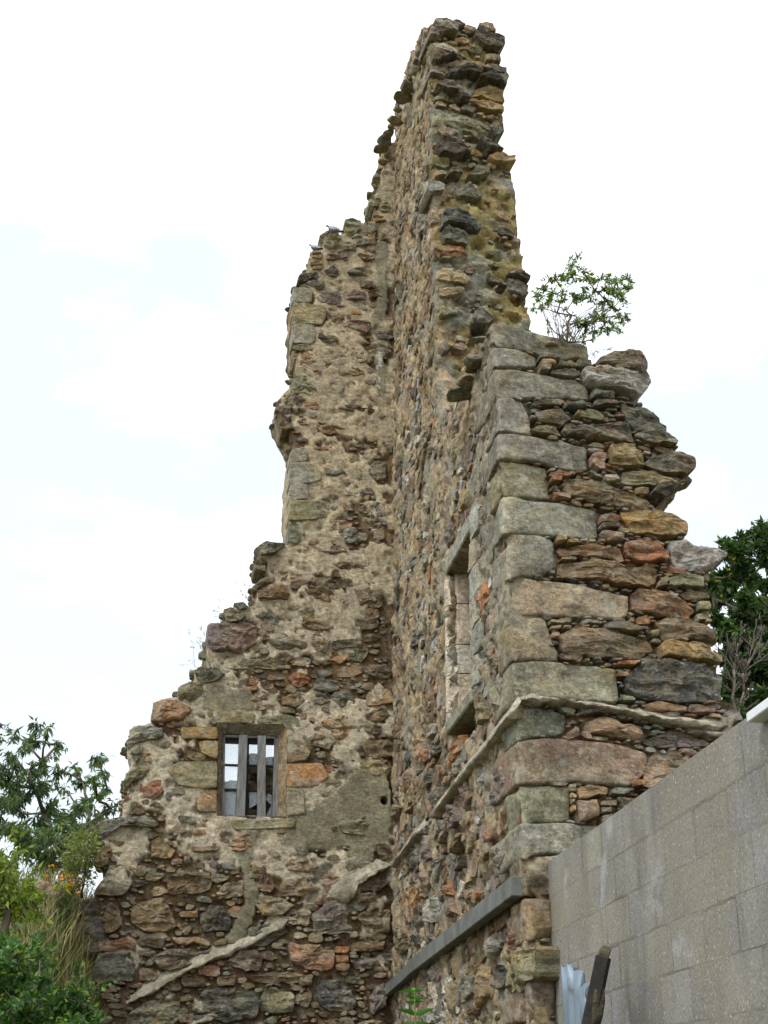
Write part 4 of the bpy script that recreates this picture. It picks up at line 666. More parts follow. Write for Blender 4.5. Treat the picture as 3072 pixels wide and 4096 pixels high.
edge_rubble(side, PS, oS[0:8], .5, .1, 'fobs', .16, 4)
edge_rubble(side, PS, oS[11:17], .5, .09, 'gsfo', .13, 6)
# ---------------------------------------------------------- lime mortar fillets that mark the old roof line
def fillet(name, part, pl, pts, width, height, tint, seed):
    p = np.array(pts, float); L = np.r_[0, np.cumsum(np.linalg.norm(np.diff(p, axis=0), axis=1))]; n = int(L[-1] / .016) + 2; t = np.linspace(0, L[-1], n); c = np.c_[np.interp(t, L, p[:, 0]), np.interp(t, L, p[:, 1])]
    d = np.gradient(c, axis=0); d /= np.linalg.norm(d, axis=1)[:, None] + 1e-9; nn = np.c_[-d[:, 1], d[:, 0]]; nn *= np.sign(nn[:, 1:2] + 1e-9)
    jk = .3 if pl is PS else 1
    prof = [(-.50, -.10), (-.48, .45), (-.44, .95), (-.30, 1.0), (-.12, .78), (.08, .55), (.28, .34), (.46, .16), (.6, -.10)]; rows = []; q = np.c_[c, np.full(n, seed * 3.1)]; wv = width * (1 + .45 * jk * fbm(q, 5, 4, 3, .6)); taper = np.clip(np.minimum(t, L[-1] - t) / .12, .25, 1)
    for k, (s, h) in enumerate(prof):
        jit = jk * .10 * fbm(q + k * 2.3, 14, 2, 8) + jk * (.18 * fbm(q, 4, 3, 18, .5) if k < 4 else 0); uv = c + nn * ((s + jit) * wv * taper)[:, None]; w = height * h * taper * (1 + (.12 if jk < 1 else .35) * fbm(q + k * 1.3, 3 if jk < 1 else 5, 3, 12, .55)) - .01; rows.append(pl.P(uv[:, 0], uv[:, 1], w))
    v = np.stack(rows, 1).reshape(-1, 3); m = len(prof); f = [(i * m + j, i * m + j + 1, (i + 1) * m + j + 1, (i + 1) * m + j) for i in range(n - 1) for j in range(m - 1)]
    return mesh_obj(name, v, f, M['fillet'], part, tint * (1.0 + .25 * fbm(v, 8, 3, 4))[:, None], loc=v.mean(0))
FC = lin((184, 176, 154))
fillet('mortar_fillet', rear, PL, [PL.uv(*p) for p in ZJ([(340, 1510), (480, 1420), (680, 1310), (900, 1200), (1040, 1150), (1180, 1085), (1300, 1010), (1430, 940)])], .13, .07, FC * .95, 1)
fillet('mortar_fillet', rear, PL, [PL.uv(*p) for p in ZK([(175, 975), (300, 900), (420, 830), (520, 775), (608, 752)])], .17, .10, FC * .9, 2)
fillet('mortar_fillet', rear, PL, [PL.uv(*p) for p in ZJ([(700, 1680), (820, 1630), (965, 1580)])], .09, .05, FC * .8, 3)
fillet('mortar_fillet', side, PS, [(max(.02, PS.uv(*p)[0]), PS.uv(*p)[1]) for p in ZM([(290, 2120), (400, 1960), (480, 1850), (560, 1770)])], .14, .08, FC * .9, 4)
fillet('mortar_fillet', side, PS, [PS.uv(*p) for p in ZM([(640, 1680), (760, 1520), (880, 1360), (1000, 1210), (1130, 1060), (1220, 930), (1330, 790), (1400, 690)])], .15, .09, FC * 1.0, 5)
fillet('mortar_fillet', pier, PE, [(-.03, PE.uv(*ZD([(830, 1172)])[0])[1])] + [PE.uv(*p) for p in ZE([(40, 1325), (180, 1335), (330, 1355), (480, 1365), (650, 1395), (820, 1430), (1000, 1465), (1180, 1490), (1330, 1500), (1420, 1480)])], .095, .10, FC * 1.0, 6)
fillet('mortar_fillet', pier, PE, [PE.uv(*p) for p in ZE([(385, 1430), (430, 1410), (520, 1400)])], .11, .1, FC * .9, 7)
fillet('mortar_fillet', pier, PE, [PE.uv(*p) for p in ZE([(1080, 1530), (1200, 1550), (1330, 1560), (1345, 1500), (1400, 1420), (1440, 1440)])], .10, .1, FC * .72, 8)
# ---------------------------------------------------------- slit window in the side wall
def sgrid(a, b, c, d, n=8):
    """quad patch between four corners"""
    s = np.linspace(0, 1, n); A, B = np.meshgrid(s, s); v = (a[None, None] * ((1 - A) * (1 - B))[..., None] + b * (A * (1 - B))[..., None] + c * (A * B)[..., None] + d * ((1 - A) * B)[..., None]).reshape(-1, 3)
    return v, [(j * n + i, j * n + i + 1, (j + 1) * n + i + 1, (j + 1) * n + i) for j in range(n - 1) for i in range(n - 1)]
Dp = .62
S = lambda u, v, w: PS.P(u, v, w)
# added panels that close the recess behind the slit so it stays dark
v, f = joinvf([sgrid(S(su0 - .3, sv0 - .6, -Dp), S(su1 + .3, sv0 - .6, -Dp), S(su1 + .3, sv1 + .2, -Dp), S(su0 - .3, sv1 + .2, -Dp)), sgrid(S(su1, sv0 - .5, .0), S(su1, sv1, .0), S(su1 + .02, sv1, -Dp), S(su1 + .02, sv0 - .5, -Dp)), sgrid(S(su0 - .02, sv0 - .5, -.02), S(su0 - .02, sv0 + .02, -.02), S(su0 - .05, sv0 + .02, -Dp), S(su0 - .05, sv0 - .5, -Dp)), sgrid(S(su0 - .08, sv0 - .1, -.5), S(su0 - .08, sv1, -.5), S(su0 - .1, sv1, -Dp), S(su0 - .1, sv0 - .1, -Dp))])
mesh_obj('recess_shade_panels', v, f, M['cavity'], side, loc=v.mean(0))
# lintel and sill slabs
for nm, v0, v1, tt, w1 in (('lintel', sv1, sv1 + .16, (140, 138, 122), .03), ('sill', sv0 - .11, sv0 + .0, (128, 126, 108), .05)):
    c = S((su0 + su1) / 2, (v0 + v1) / 2, (w1 - Dp) / 2); b_, f = box_mesh(c, ((su1 - su0) / 2 + .07, (v1 - v0) / 2, (w1 + Dp) / 2), [PS.d, PS.e, PS.n], .012); mesh_obj(nm, b_, f, M['ashlar'], side, lin(tt), smooth=False, loc=c)
# far jamb: chamfered courses facing the camera, with square sockets for the lost iron bars
ys = [ZD([(0, q)])[0][1] for q in (300, 485, 765, 965, 1215, 1385)]
zsplit = np.linspace(sv1, sv0, 6) if False else [PS.uv(ZD([(350, 0)])[0][0], y)[1] for y in ys]
zsplit[0], zsplit[-1] = sv1, sv0
jt = [(200, 182, 160), (192, 178, 158), (186, 180, 162), (192, 178, 156), (160, 158, 144)]
for k in range(5):
    a, b = zsplit[k + 1] + .006, zsplit[k] - .006
    prof = [(-.10, .012), (-.03, .022), (.0, .018), (.10, -.075), (.105, -.16), (.105, -.36), (.105, -.5), (-.05, -.5)]; prof = [(su0 - .10 + x, w) for x, w in prof]
    holes = [(a + b) / 2 + (b - a) * .08] if k != 2 else []
    if k == 1: holes = [a + (b - a) * .75, a + (b - a) * .30]
    zz = sorted(set([a, b] + [h + s for h in holes for s in (-.035, .035)])); prof2 = prof[:5] + [(su0 + .005, -.23), (su0 + .005, -.29)] + prof[5:]; vts, fc = [], []
    ww = [(p[0], p[1]) for p in prof2]; n = len(ww)
    for z in zz: vts += [S(p[0], z, p[1]) for p in ww]
    for r in range(len(zz) - 1):
        mid = (zz[r] + zz[r + 1]) / 2; ish = any(abs(mid - h) < .03 for h in holes)
        for i in range(n - 1):
            if ish and i == 5:
                o = len(vts); q = [r * n + i, r * n + i + 1, (r + 1) * n + i + 1, (r + 1) * n + i]; vts += [vts[t] - PS.d * .12 for t in q]
                fc += [(q[t], q[(t + 1) % 4], o + (t + 1) % 4, o + t) for t in range(4)] + [(o, o + 1, o + 2, o + 3)]
            else: fc.append((r * n + i, r * n + i + 1, (r + 1) * n + i + 1, (r + 1) * n + i))
    fc += [tuple(range(n)), tuple((len(zz) - 1) * n + i for i in range(n))]; vts = np.array(vts); mesh_obj('jamb_stone', vts, fc, M['ashlar'], side, tone(lin(jt[k]), .03), smooth=False, loc=vts.mean(0))
# near jamb: thin dressed stones whose edge shows
for k in range(6):
    a = sv0 + (sv1 + .12 - sv0) * k / 6 + .008; b = sv0 + (sv1 + .12 - sv0) * (k + 1) / 6 - .008; p = np.array([(su1 + .005, a), (su1 + .26 + .12 * (k % 2), a), (su1 + .24 + .12 * (k % 2), b), (su1 + .005, b)])
    put('jamb_stone', side, dome(PS, p, .03, tone(lin((150, 152, 142)), .05), 26, 900 + k, back=.45, rough=.3, tilt=.02), mat='ashlar')
# ---------------------------------------------------------- window in the rear wall
wc = winI.mean(0); fr = -.13
def barbox(name, pa, pb, wd, dp, w, mat, par, tint=None, ext=0):
    A, B = PL.P(*pa, w), PL.P(*pb, w); d = B - A; L = np.linalg.norm(d); d /= L; s = np.cross(d, PL.n); return box(name, (A + B) / 2, (wd / 2, L / 2 + ext, dp / 2), [s, d, PL.n], mat, par, .004, tint)
ZW = lambda x, y: np.array(PL.uv(*ZI([(x, y)])[0]))
win = box('window', PL.P(*ZW(1003, 1600), fr), (abs(ZW(815, 1600)[0] - ZW(1185, 1600)[0]) / 2, .028, .035), [PL.d, PL.e, PL.n], 'wood', ruin, .004)
barbox('frame', ZW(822, 1045), ZW(812, 1596), .05, .06, fr, 'wood', win); barbox('frame', ZW(1186, 1058), ZW(1172, 1603), .075, .06, fr, 'wood', win); barbox('frame', ZW(820, 1052), ZW(1193, 1064), .03, .06, fr, 'wood', win)
barbox('mullion', ZW(955, 1055), ZW(935, 1598), .095, .09, fr + .05, 'wood', win); barbox('mullion', ZW(1077, 1060), ZW(1075, 1602), .088, .09, fr + .05, 'wood', win)
for xa, xb in ((992, 982),): barbox('glazing_bar', ZW(xa, 1070), ZW(xb, 1600), .022, .03, fr - .03, 'darkwood', win)
for y in (1245, 1410): barbox('glazing_bar', ZW(822, y - 6), ZW(1186, y + 4), .026, .03, fr - .03, 'darkwood', win)
barbox('top_rail', ZW(826, 1078), ZW(1190, 1090), .055, .03, fr - .035, 'darkwood', win)
def pane(pts):
    P = np.array([PL.P(*ZW(*p), fr - .035) for p in pts]); n = len(P); B = P - PL.n * .004; f = [tuple(range(n)), tuple(range(2 * n - 1, n - 1, -1))] + [(i, (i + 1) % n, n + (i + 1) % n, n + i) for i in range(n)]; mesh_obj('glass_pane', np.vstack([P, B]), f, M['glass'], win, smooth=False, loc=P.mean(0))
for p in ([(840, 1085), (930, 1085), (925, 1238), (833, 1238)], [(832, 1250), (925, 1250), (915, 1395), (825, 1395)], [(1000, 1090), (1052, 1090), (1050, 1240), (998, 1240)], [(1100, 1095), (1158, 1098), (1155, 1240), (1098, 1240)],
          [(822, 1415), (912, 1415), (905, 1585), (818, 1585)], [(1000, 1420), (1052, 1420), (1050, 1500), (1000, 1530)], [(1120, 1430), (1150, 1440), (1150, 1510), (1110, 1470)], [(1105, 1590), (1150, 1500), (1150, 1590)]): pane(p)
hx = []; pitch = .038; A0 = ZW(825, 1600); A1 = ZW(1190, 1070)
for r in range(int((A1[1] - A0[1]) / (pitch * .866)) + 1):
    for q in range(int(abs(A0[0] - A1[0]) / pitch) + 1):
        cx = A0[0] - q * pitch - (r % 2) * pitch / 2; cy = A0[1] + r * pitch * .866; R = pitch * .577; pts = [(cx + R * math.sin(t), cy + R * math.cos(t)) for t in (0, math.pi / 3, 2 * math.pi / 3, math.pi)]
        for a, b in zip(pts[:-1], pts[1:]):
            if min(a[0], b[0]) > A1[0] + .03 and max(a[0], b[0]) < A0[0] - .02 and max(a[1], b[1]) < A1[1] - .03: hx.append(tube([PL.P(*a, fr - .07), PL.P(*b, fr - .07)], .0006, 3))
v, f = joinvf(hx); mesh_obj('wire_netting', v, f, M['iron'], win, kind='stuff')
# ---------------------------------------------------------- weathered timber rail fixed along the side wall
def rail(pa, pb, hgt, dep, w0, name='timber_rail'):
    A, B = PS.P(*pa, w0), PS.P(*pb, w0); d = B - A; L = np.linalg.norm(d); d /= L; s = np.cross(d, PS.n); return box(name, (A + B) / 2 + PS.n * dep / 2, (L / 2, hgt / 2, dep / 2), [d, s, PS.n], 'railwood', ruin, .006)
r0, r1, r2 = PS.uv(*ZK([(576, 1628)])[0]), PS.uv(*ZK([(772, 1455)])[0]), PS.uv(*ZK([(1495, 905)])[0])
rail(r0, r1, .115, .07, .01); rail(r1, r2, .13, .085, .012)
# ---------------------------------------------------------- rubble and a wall stump inside, seen through the window
rub = empty('rubble_heap', tuple(PL.P(1.9, 0, -1.6)), 'heap of loose rubble stones inside the ruin, seen through the barred window', 'rubble')
for k in range(26):
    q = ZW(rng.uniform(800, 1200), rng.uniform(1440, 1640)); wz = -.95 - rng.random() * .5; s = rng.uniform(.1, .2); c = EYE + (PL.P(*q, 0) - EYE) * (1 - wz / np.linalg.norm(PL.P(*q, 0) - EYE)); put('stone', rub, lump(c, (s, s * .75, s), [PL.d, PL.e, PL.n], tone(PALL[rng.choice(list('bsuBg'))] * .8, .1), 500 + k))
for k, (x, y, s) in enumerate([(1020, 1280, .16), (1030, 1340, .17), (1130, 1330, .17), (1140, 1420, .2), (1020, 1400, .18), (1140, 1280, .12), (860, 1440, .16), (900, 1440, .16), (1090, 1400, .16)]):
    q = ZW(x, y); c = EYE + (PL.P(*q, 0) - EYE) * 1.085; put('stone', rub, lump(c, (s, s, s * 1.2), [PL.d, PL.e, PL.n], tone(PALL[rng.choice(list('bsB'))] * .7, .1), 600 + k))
# ================================================================== GROUND
def terrain(x, y):
    m = sst(-2.2, -3.3, x) * sst(8.5, 14.6, y); b = sst(14.3, 15.8, y) * sst(3, -4, x) * .0
    z = 3.55 * m * (1 - .5 * sst(24, 34, y)) - .12; far = sst(30, 300, np.hypot(x, y)) * -0.3
    return z + far
gx = np.concatenate([-np.geomspace(400, 12, 14), np.linspace(-11.5, 9, 83), np.geomspace(10, 400, 14)]); gy = np.concatenate([-np.geomspace(300, 3, 10), np.linspace(-2, 22, 97), np.geomspace(23, 500, 16)])
GX, GY = np.meshgrid(gx, gy); GZ = terrain(GX, GY) + .05 * fbm(np.stack([GX, GY, GX * 0], -1), .8, 3, 3); n_ = len(gx); idx = np.arange(GX.size).reshape(GX.shape)
q = np.stack([idx[:-1, :-1], idx[:-1, 1:], idx[1:, 1:], idx[1:, :-1]], -1).reshape(-1, 4)
mesh_obj('ground', np.c_[GX.ravel(), GY.ravel(), GZ.ravel()], q, M['turf'], kind='structure')
# ================================================================== CONCRETE BLOCK WALL
bw = empty('concrete_block_wall', tuple(PC.O), 'grey pitted concrete block wall with smeared joints butting against the stone pier', 'wall')
ztopC = PC.uv(*V(1182, 1855))[1] - .025; BH, BL = .232, .455; Lw = 7.2
C = lambda u, v, w: PC.P(u, v, w)
cT_ = lin((128, 126, 119))
v, f = box_mesh(C(Lw / 2, (ztopC - .006 - .3) / 2, -.0535), (Lw / 2, (ztopC - .006 + .3) / 2, .0475), [PC.d, PC.e, PC.n], 0)
mesh_obj('joint_mortar', v, f, M['concrete'], bw, lin((104, 102, 94)), smooth=False, loc=C(Lw / 2, 1, 0))
bm_v, bm_f = box_mesh((0, 0, 0), (BL / 2 - .0015, BH / 2 - .0015, .05), np.eye(3), .0025); joints = []
def strip(u0, z0, u1, z1, wd, w):
    """a smear of pointing mortar, uneven in width, standing barely proud of the blocks"""
    n = max(4, int(math.hypot(u1 - u0, z1 - z0) / .03)); t = np.linspace(0, 1, n); cu, cz = u0 + (u1 - u0) * t, z0 + (z1 - z0) * t; vert = abs(z1 - z0) > abs(u1 - u0); q = np.c_[cu * 1.0, cz, np.full(n, wd * 50)]
    a_ = wd * (1 + .5 * fbm(q, 9, 3, 5)); b_ = wd * (1 + .5 * fbm(q + 9, 9, 3, 6)); rows = []
    for s_, h_ in ((-1, -.0008), (-.6, 1), (.6, 1), (1, -.0008)):
        o_ = np.where(s_ < 0, a_, b_) * s_; rows.append(C(cu + (o_ if vert else 0), cz + (0 if vert else o_), (w * (1 + .3 * fbm(q, 20, 2, 9)) if h_ > 0 else h_)))
    v = np.stack(rows, 1).reshape(-1, 3); return v, [(i * 4 + j, i * 4 + j + 1, (i + 1) * 4 + j + 1, (i + 1) * 4 + j) for i in range(n - 1) for j in range(3)]
for k in range(8):
    z1 = ztopC - k * BH; u = -.23 if k % 2 else 0.0
    if k: joints.append(strip(.01, z1, Lw, z1, .011, .0004))
    while u < Lw - .01:
        a, b = max(u, 0), min(u + BL, Lw)
        if b - a > .06:
            c = C((a + b) / 2, z1 - BH / 2, -.05 + rng.normal() * .0008); hv = bm_v * [(b - a - .003) / (BL - .003), 1, 1]
            mesh_obj('block', c + hv @ np.array([PC.d, PC.e, PC.n]), bm_f, M['concrete'], bw, cT_ * rng.uniform(.88, 1.05) * np.array([1, 1 + rng.normal() * .012, 1 + rng.normal() * .045]), smooth=False, loc=c)
        if b < Lw - .05 and b > .05: joints.append(strip(b, z1 - BH + .012, b, z1 - .012, .017, .0005))
        u += BL
v, f = joinvf(joints); mesh_obj('pointing', v, f, M['concrete'], bw, lin((114, 111, 103))[None] * (1 + .35 * fbm(v, 3, 3, 8))[:, None], kind='stuff')
v, f = box_mesh(C(Lw / 2, (ztopC - 8 * BH) / 2 - .1, -.05), (Lw / 2, (ztopC - 8 * BH) / 2 + .1, .05), [PC.d, PC.e, PC.n], .004); mesh_obj('lower_courses', v, f, M['concrete'], bw, cT_, smooth=False, loc=C(Lw / 2, .5, 0))
# mortar smear up the junction with the pier
# ================================================================== SHED ROOF beyond the wall
PF = Plane(PC.O + PC.n * .07, PC.d, (0, 0, 1)); fa = PF.uv(*ZE([(1512, 1414)])[0]); fb = PF.uv(*ZE([(1516, 1480)])[0])
shed = empty('shed_roof', tuple(C(fa[0], fa[1], -.1)), 'edge of a low shed roof with white fascia board and dark corrugated sheet at right edge', 'roof')
box('fascia_board', C(fa[0] + 1.1, (fa[1] + fb[1]) / 2, .03), (1.1, (fa[1] - fb[1]) / 2, .04), [PC.d, PC.e, PC.n], 'white', shed, .004)
s = np.linspace(.16, 1.8, 120); uu = np.array([-.12, -.08, .2, 2.3]); zz = fa[1] + .055 + .02 * np.cos(s / .076 * 2 * np.pi) + s * .12
vt = np.vstack([C(0, 0, 0) + PC.d * (fa[0] + a) - PC.n * (s[:, None] - .04) + np.array([0, 0, 1.]) * zz[:, None] for a in uu]); n = len(s); f = [(r * n + i, r * n + i + 1, (r + 1) * n + i + 1, (r + 1) * n + i) for r in range(3) for i in range(n - 1)]
o = mesh_obj('corrugated_sheet', vt, f, M['roofsheet'], shed, loc=vt.mean(0)); md = o.modifiers.new('thick', 'SOLIDIFY'); md.thickness = .006
# ================================================================== CORRUGATED SHEET AND POST in front of the block wall
ZX = Zn(2200, 3750, 300); PX = Plane(PC.O + PC.n * .30, PC.d, (0, 0, 1)); PX.n = PC.n
poly = np.array([PX.uv(*p) for p in ZX([(320, 520), (400, 590), (480, 700), (600, 810), (700, 930), (770, 1100), (860, 1150), (910, 1300), (960, 1400), (1000, 1530), (1050, 1700), (1110, 1950)])]); z0 = .6
left = PX.uv(*ZX([(320, 520)])[0]); lo = left[0]; hi = poly[:, 0].max(); us = np.linspace(lo, hi, 90); tops = np.interp(us, poly[:, 0], poly[:, 1]); tops += .03 * fbm(np.c_[us, us * 0, us * 0], 25, 2, 3)
rows = []; pt = (hi - lo) / 5.2
for t in np.linspace(0, 1, 14): zt_ = z0 + (tops - z0) * t; rows.append(PX.P(us, zt_, .022 * np.cos((us - lo) / pt * 2 * np.pi) + .02 * t * t * sst(.5, 1, (us - lo) / (hi - lo))))
vt = np.vstack(rows); n = 90; f = [(r * n + i, r * n + i + 1, (r + 1) * n + i + 1, (r + 1) * n + i) for r in range(13) for i in range(n - 1)]
o = mesh_obj('corrugated_iron_sheet', vt, f, M['corr'], loc=vt.mean(0)); md = o.modifiers.new('thick', 'SOLIDIFY'); md.thickness = .004
tag(o, 'torn upright corrugated iron sheet with rust stained edge before the block wall', 'metal sheet')
PY = Plane(PC.O + PC.n * .16, (math.cos(.35), math.sin(.35) * -1, 0), (0, 0, 1))
PY.O = PX.hit(*ZX([(1100, 900)])[0]) + PC.n * -.12; PY.O[2] = 0
A = PY.hit(*ZX([(1185, 420)])[0]); B = PY.hit(*ZX([(960, 1500)])[0]); d = (A - B) / np.linalg.norm(A - B); B = B - d * 1.6; post = empty('timber_post', tuple(B), 'leaning dark tarred timber post with broken grey top before the block wall', 'post')
sx_ = np.linalg.norm(PY.hit(*ZX([(1040, 560)])[0]) - PY.hit(*ZX([(1330, 620)])[0])) / 2; ax = np.cross(d, PY.n); ax /= np.linalg.norm(ax); nn = np.cross(ax, d)
L = np.linalg.norm(A - B); box('post_shaft', (A + B) / 2, (sx_, L / 2, .035), [ax, d, nn], 'darkwood', post, .004)
put('broken_top', post, lump(A + d * .012, (sx_ * .98, .05, .036), [ax, d, nn], lin((84, 80, 68)), 77), mat='stone')
cst = PY.hit(*ZX([(1130, 1700)])[0]); vq, fq, cq = lump(cst + PC.n * .03, (.04, .14, .03), [ax, d, nn], lin((60, 56, 44)), 79); mesh_obj('splintered_offcut', vq, fq, M['stone'], post, cq, loc=vq.mean(0))
w0_ = PY.hit(*ZX([(1260, 620)])[0]); v, f = joinvf([tube([w0_, w0_ + ax * (-.02 * sg) * 1 + np.array([.02, -.01, .008 * k]) * 1.2], .0016, 5) for k, sg in ((1, 1), (-.3, 1))]); mesh_obj('nail', v, f, M['iron'], post)
# ================================================================== VEGETATION
def leaves(c, d, L, Wd, tint, var=.2, curl=.25, yel=.15):
    n = len(c); d = d / np.linalg.norm(d, axis=1)[:, None]; s = np.cross(d, rng.normal(size=(n, 3))); s /= np.linalg.norm(s, axis=1)[:, None]; up_ = np.cross(s, d)
    L = (L * rng.uniform(.7, 1.25, n))[:, None]; W = (Wd * rng.uniform(.8, 1.2, n))[:, None]
    P = [c, c + d * L * .42 + s * W / 2 + up_ * W * .12, c + d * L * .45, c + d * L * .42 - s * W / 2 + up_ * W * .12, c + d * L - up_ * L * curl]
    v = np.stack(P, 1).reshape(-1, 3); o = np.arange(n)[:, None] * 5; f = np.concatenate([o + [0, 1, 2], o + [0, 2, 3], o + [1, 4, 2], o + [2, 4, 3]])
    t = np.asarray(tint) * (1 + var * rng.normal(size=(n, 1))); y = (rng.random((n, 1)) < yel) * rng.random((n, 1)); t = t * (1 - y) + y * lin((140, 150, 50)); return v, f, np.repeat(np.clip(t, .005, .6), 5, axis=0)
def leafobj(name, parent, sets, mat='leaf', kind=None):
    vv_, ff_, cc_, o = [], [], [], 0
    for v, f, c in sets: vv_.append(v); ff_.append(f + o); cc_.append(c); o += len(v)
    return mesh_obj(name, np.vstack(vv_), np.vstack(ff_), M[mat], parent, np.vstack(cc_), kind=kind)
def at(px, D): r = ray(*px); return EYE + r * (D / math.hypot(r[0], r[1]))
def skeleton(root, pts, r0=.05, r1=.004, bend=.08):
    """connects every cluster to the nearest one that is nearer the root; returns tubes"""
    pts = [np.asarray(root)] + [np.asarray(p) for p in pts]; done = [0]; left = sorted(range(1, len(pts)), key=lambda i: np.linalg.norm(pts[i] - pts[0])); par = {}
    for i in left: par[i] = min(done, key=lambda j: np.linalg.norm(pts[i] - pts[j]) + .25 * np.linalg.norm(pts[j] - pts[0])); done.append(i)
    load = {i: 1. for i in range(len(pts))}
    for i in reversed(left): load[par[i]] += load[i]
    tot = load[0]; rad = lambda i: r1 + (r0 - r1) * (load[i] / tot) ** .55; T = []
    for i in left:
        a, b = pts[par[i]], pts[i]; m = [a + (b - a) * t + bend * np.linalg.norm(b - a) * math.sin(math.pi * t) * rng.normal(size=3) * .5 for t in (0, .33, .66, 1)]; m[0], m[3] = a, b; T.append(tube(m, np.linspace(min(rad(par[i]), rad(i) * 1.6), rad(i), 4), 5))
    return T
def plant(name, label, cat, root, cl, per, L, Wd, tint, bark='bark', r0=.05, droop=.5, group=None, spread=1., twig=True, yel=.1, var=.22, wood='trunk', tr1=.004, nt_=6):
    """cl: list of (centre, radius)"""
    t = empty(name, tuple(root), label, cat, group); tw = []; sets = []
    for c, r in cl:
        k = nt_; ends = c + rng.normal(size=(k, 3)) * r * .62 * spread
        if twig: tw += [tube([c, (c + e) / 2 + rng.normal(size=3) * r * .08, e], [tr1 * .8, tr1 * .6, tr1 * .35], 4) for e in ends]
        n = max(4, int(per * (r / np.mean([x[1] for x in cl])) ** 2)); e = ends[rng.integers(0, k, n)]; q = c + (e - c) * rng.uniform(.25, 1.15, (n, 1)) + rng.normal(size=(n, 3)) * r * .13
        d = rng.normal(size=(n, 3)) * .6 + (e - c) / (np.linalg.norm(e - c, axis=1)[:, None] + 1e-6) * .6 + np.array([0, 0, -droop]); sets.append(leaves(q, d, L, Wd, np.asarray(tint) * (1 + .22 * rng.normal()), var, yel=yel))
    v, f = joinvf(skeleton(root, [c for c, _ in cl], r0, tr1) + tw); mesh_obj(wood, v, f, M[bark], t); leafobj('foliage', t, sets); return t
G1, G2, G3 = lin((70, 88, 52)), lin((60, 98, 44)), lin((50, 74, 38))
pxm = 3072 / 1659 / F
# cherry-like tree at the left
cl = [(at(ZN(x, y), 17 + rng.uniform(-1., 1.)), r * .586 * 17 / F * 1.05) for x, y, r in [(250, 180, 50), (100, 230, 40), (330, 190, 35), (220, 280, 70), (400, 300, 40), (100, 380, 80), (290, 420, 80), (20, 480, 60), (420, 490, 55), (520, 470, 45), (650, 400, 45), (690, 400, 30), (640, 540, 45), (700, 500, 35), (560, 560, 45), (730, 600, 35), (660, 650, 45), (440, 620, 35),
    (80, 560, 110), (230, 600, 100), (600, 690, 55), (540, 720, 60), (750, 740, 40), (820, 690, 26), (700, 780, 40), (450, 790, 100), (300, 780, 110), (120, 760, 120), (50, 880, 100), (200, 900, 120), (350, 930, 120), (480, 900, 90), (560, 880, 70), (620, 850, 40), (420, 1040, 90), (300, 1060, 100), (330, 1130, 80), (450, 1120, 60), (-60, 700, 110), (-80, 500, 80), (-90, 900, 110), (150, 1010, 80), (200, 480, 60)]]
plant('cherry_tree', 'loose leafy tree with drooping narrow leaves at left behind the grassy bank', 'tree', at(ZN(260, 1560), 17.3) * [1, 1, 0] + [0, 0, 3.2], cl, 150, .105, .027, G1 * 1.15, r0=.05, droop=1.1, yel=.03, tr1=.005, nt_=8)
EDG = [(-10, 140, 28), (0, 170, 24)]
cl = [(at(ZN(x, y), 15.5), r * .586 * 15.5 / F) for x, y, r in [(10, 165, 24), (-30, 200, 40), (-10, 270, 30), (-70, 260, 60), (-120, 380, 90), (-160, 600, 100)]]
plant('tree_spray', 'leafy branch tip of a tree reaching in at the left edge of the view', 'tree', at(ZN(-260, 1600), 15.5) * [1, 1, 0] + [0, 0, 3.], cl, 60, .08, .024, G1, r0=.06, droop=.8, tr1=.006)
# dense tree at the right, behind the pier
polyR = np.array([(235, 240), (400, 180), (470, 110), (560, 120), (640, 40), (760, 20), (1150, 60), (1300, 900), (1200, 1950), (360, 1950), (300, 1800), (310, 1650), (300, 1200), (220, 1050), (190, 760), (150, 540), (260, 420)]); cl = []
while len(cl) < 175:
    p = rng.uniform((100, 20), (1300, 1950))
    if pip(p[:1], p[1:], polyR)[0]: cl.append((at(ZO(*p), 14.2 + rng.uniform(-1.2, 1.3)), rng.uniform(52, 90) * .407 * 14.2 / F))
cl += [(at(ZO(x, y), 14), r * .407 * 14 / F) for x, y, r in [(640, 50, 34), (700, 60, 30), (590, 110, 34), (450, 120, 34), (520, 130, 34), (300, 230, 34), (350, 210, 34), (400, 190, 40), (540, 200, 44), (480, 220, 40), (620, 180, 40), (160, 530, 26), (150, 620, 22)]]
plant('broadleaf_tree', 'dense dark green broadleaved tree behind the right edge of the torn stone pier', 'tree', at(ZO(640, 2400), 14.4) * [1, 1, 0], cl, 210, .085, .034, G3 * 1.15, r0=.05, droop=.25, yel=.10, tr1=.006, nt_=7)
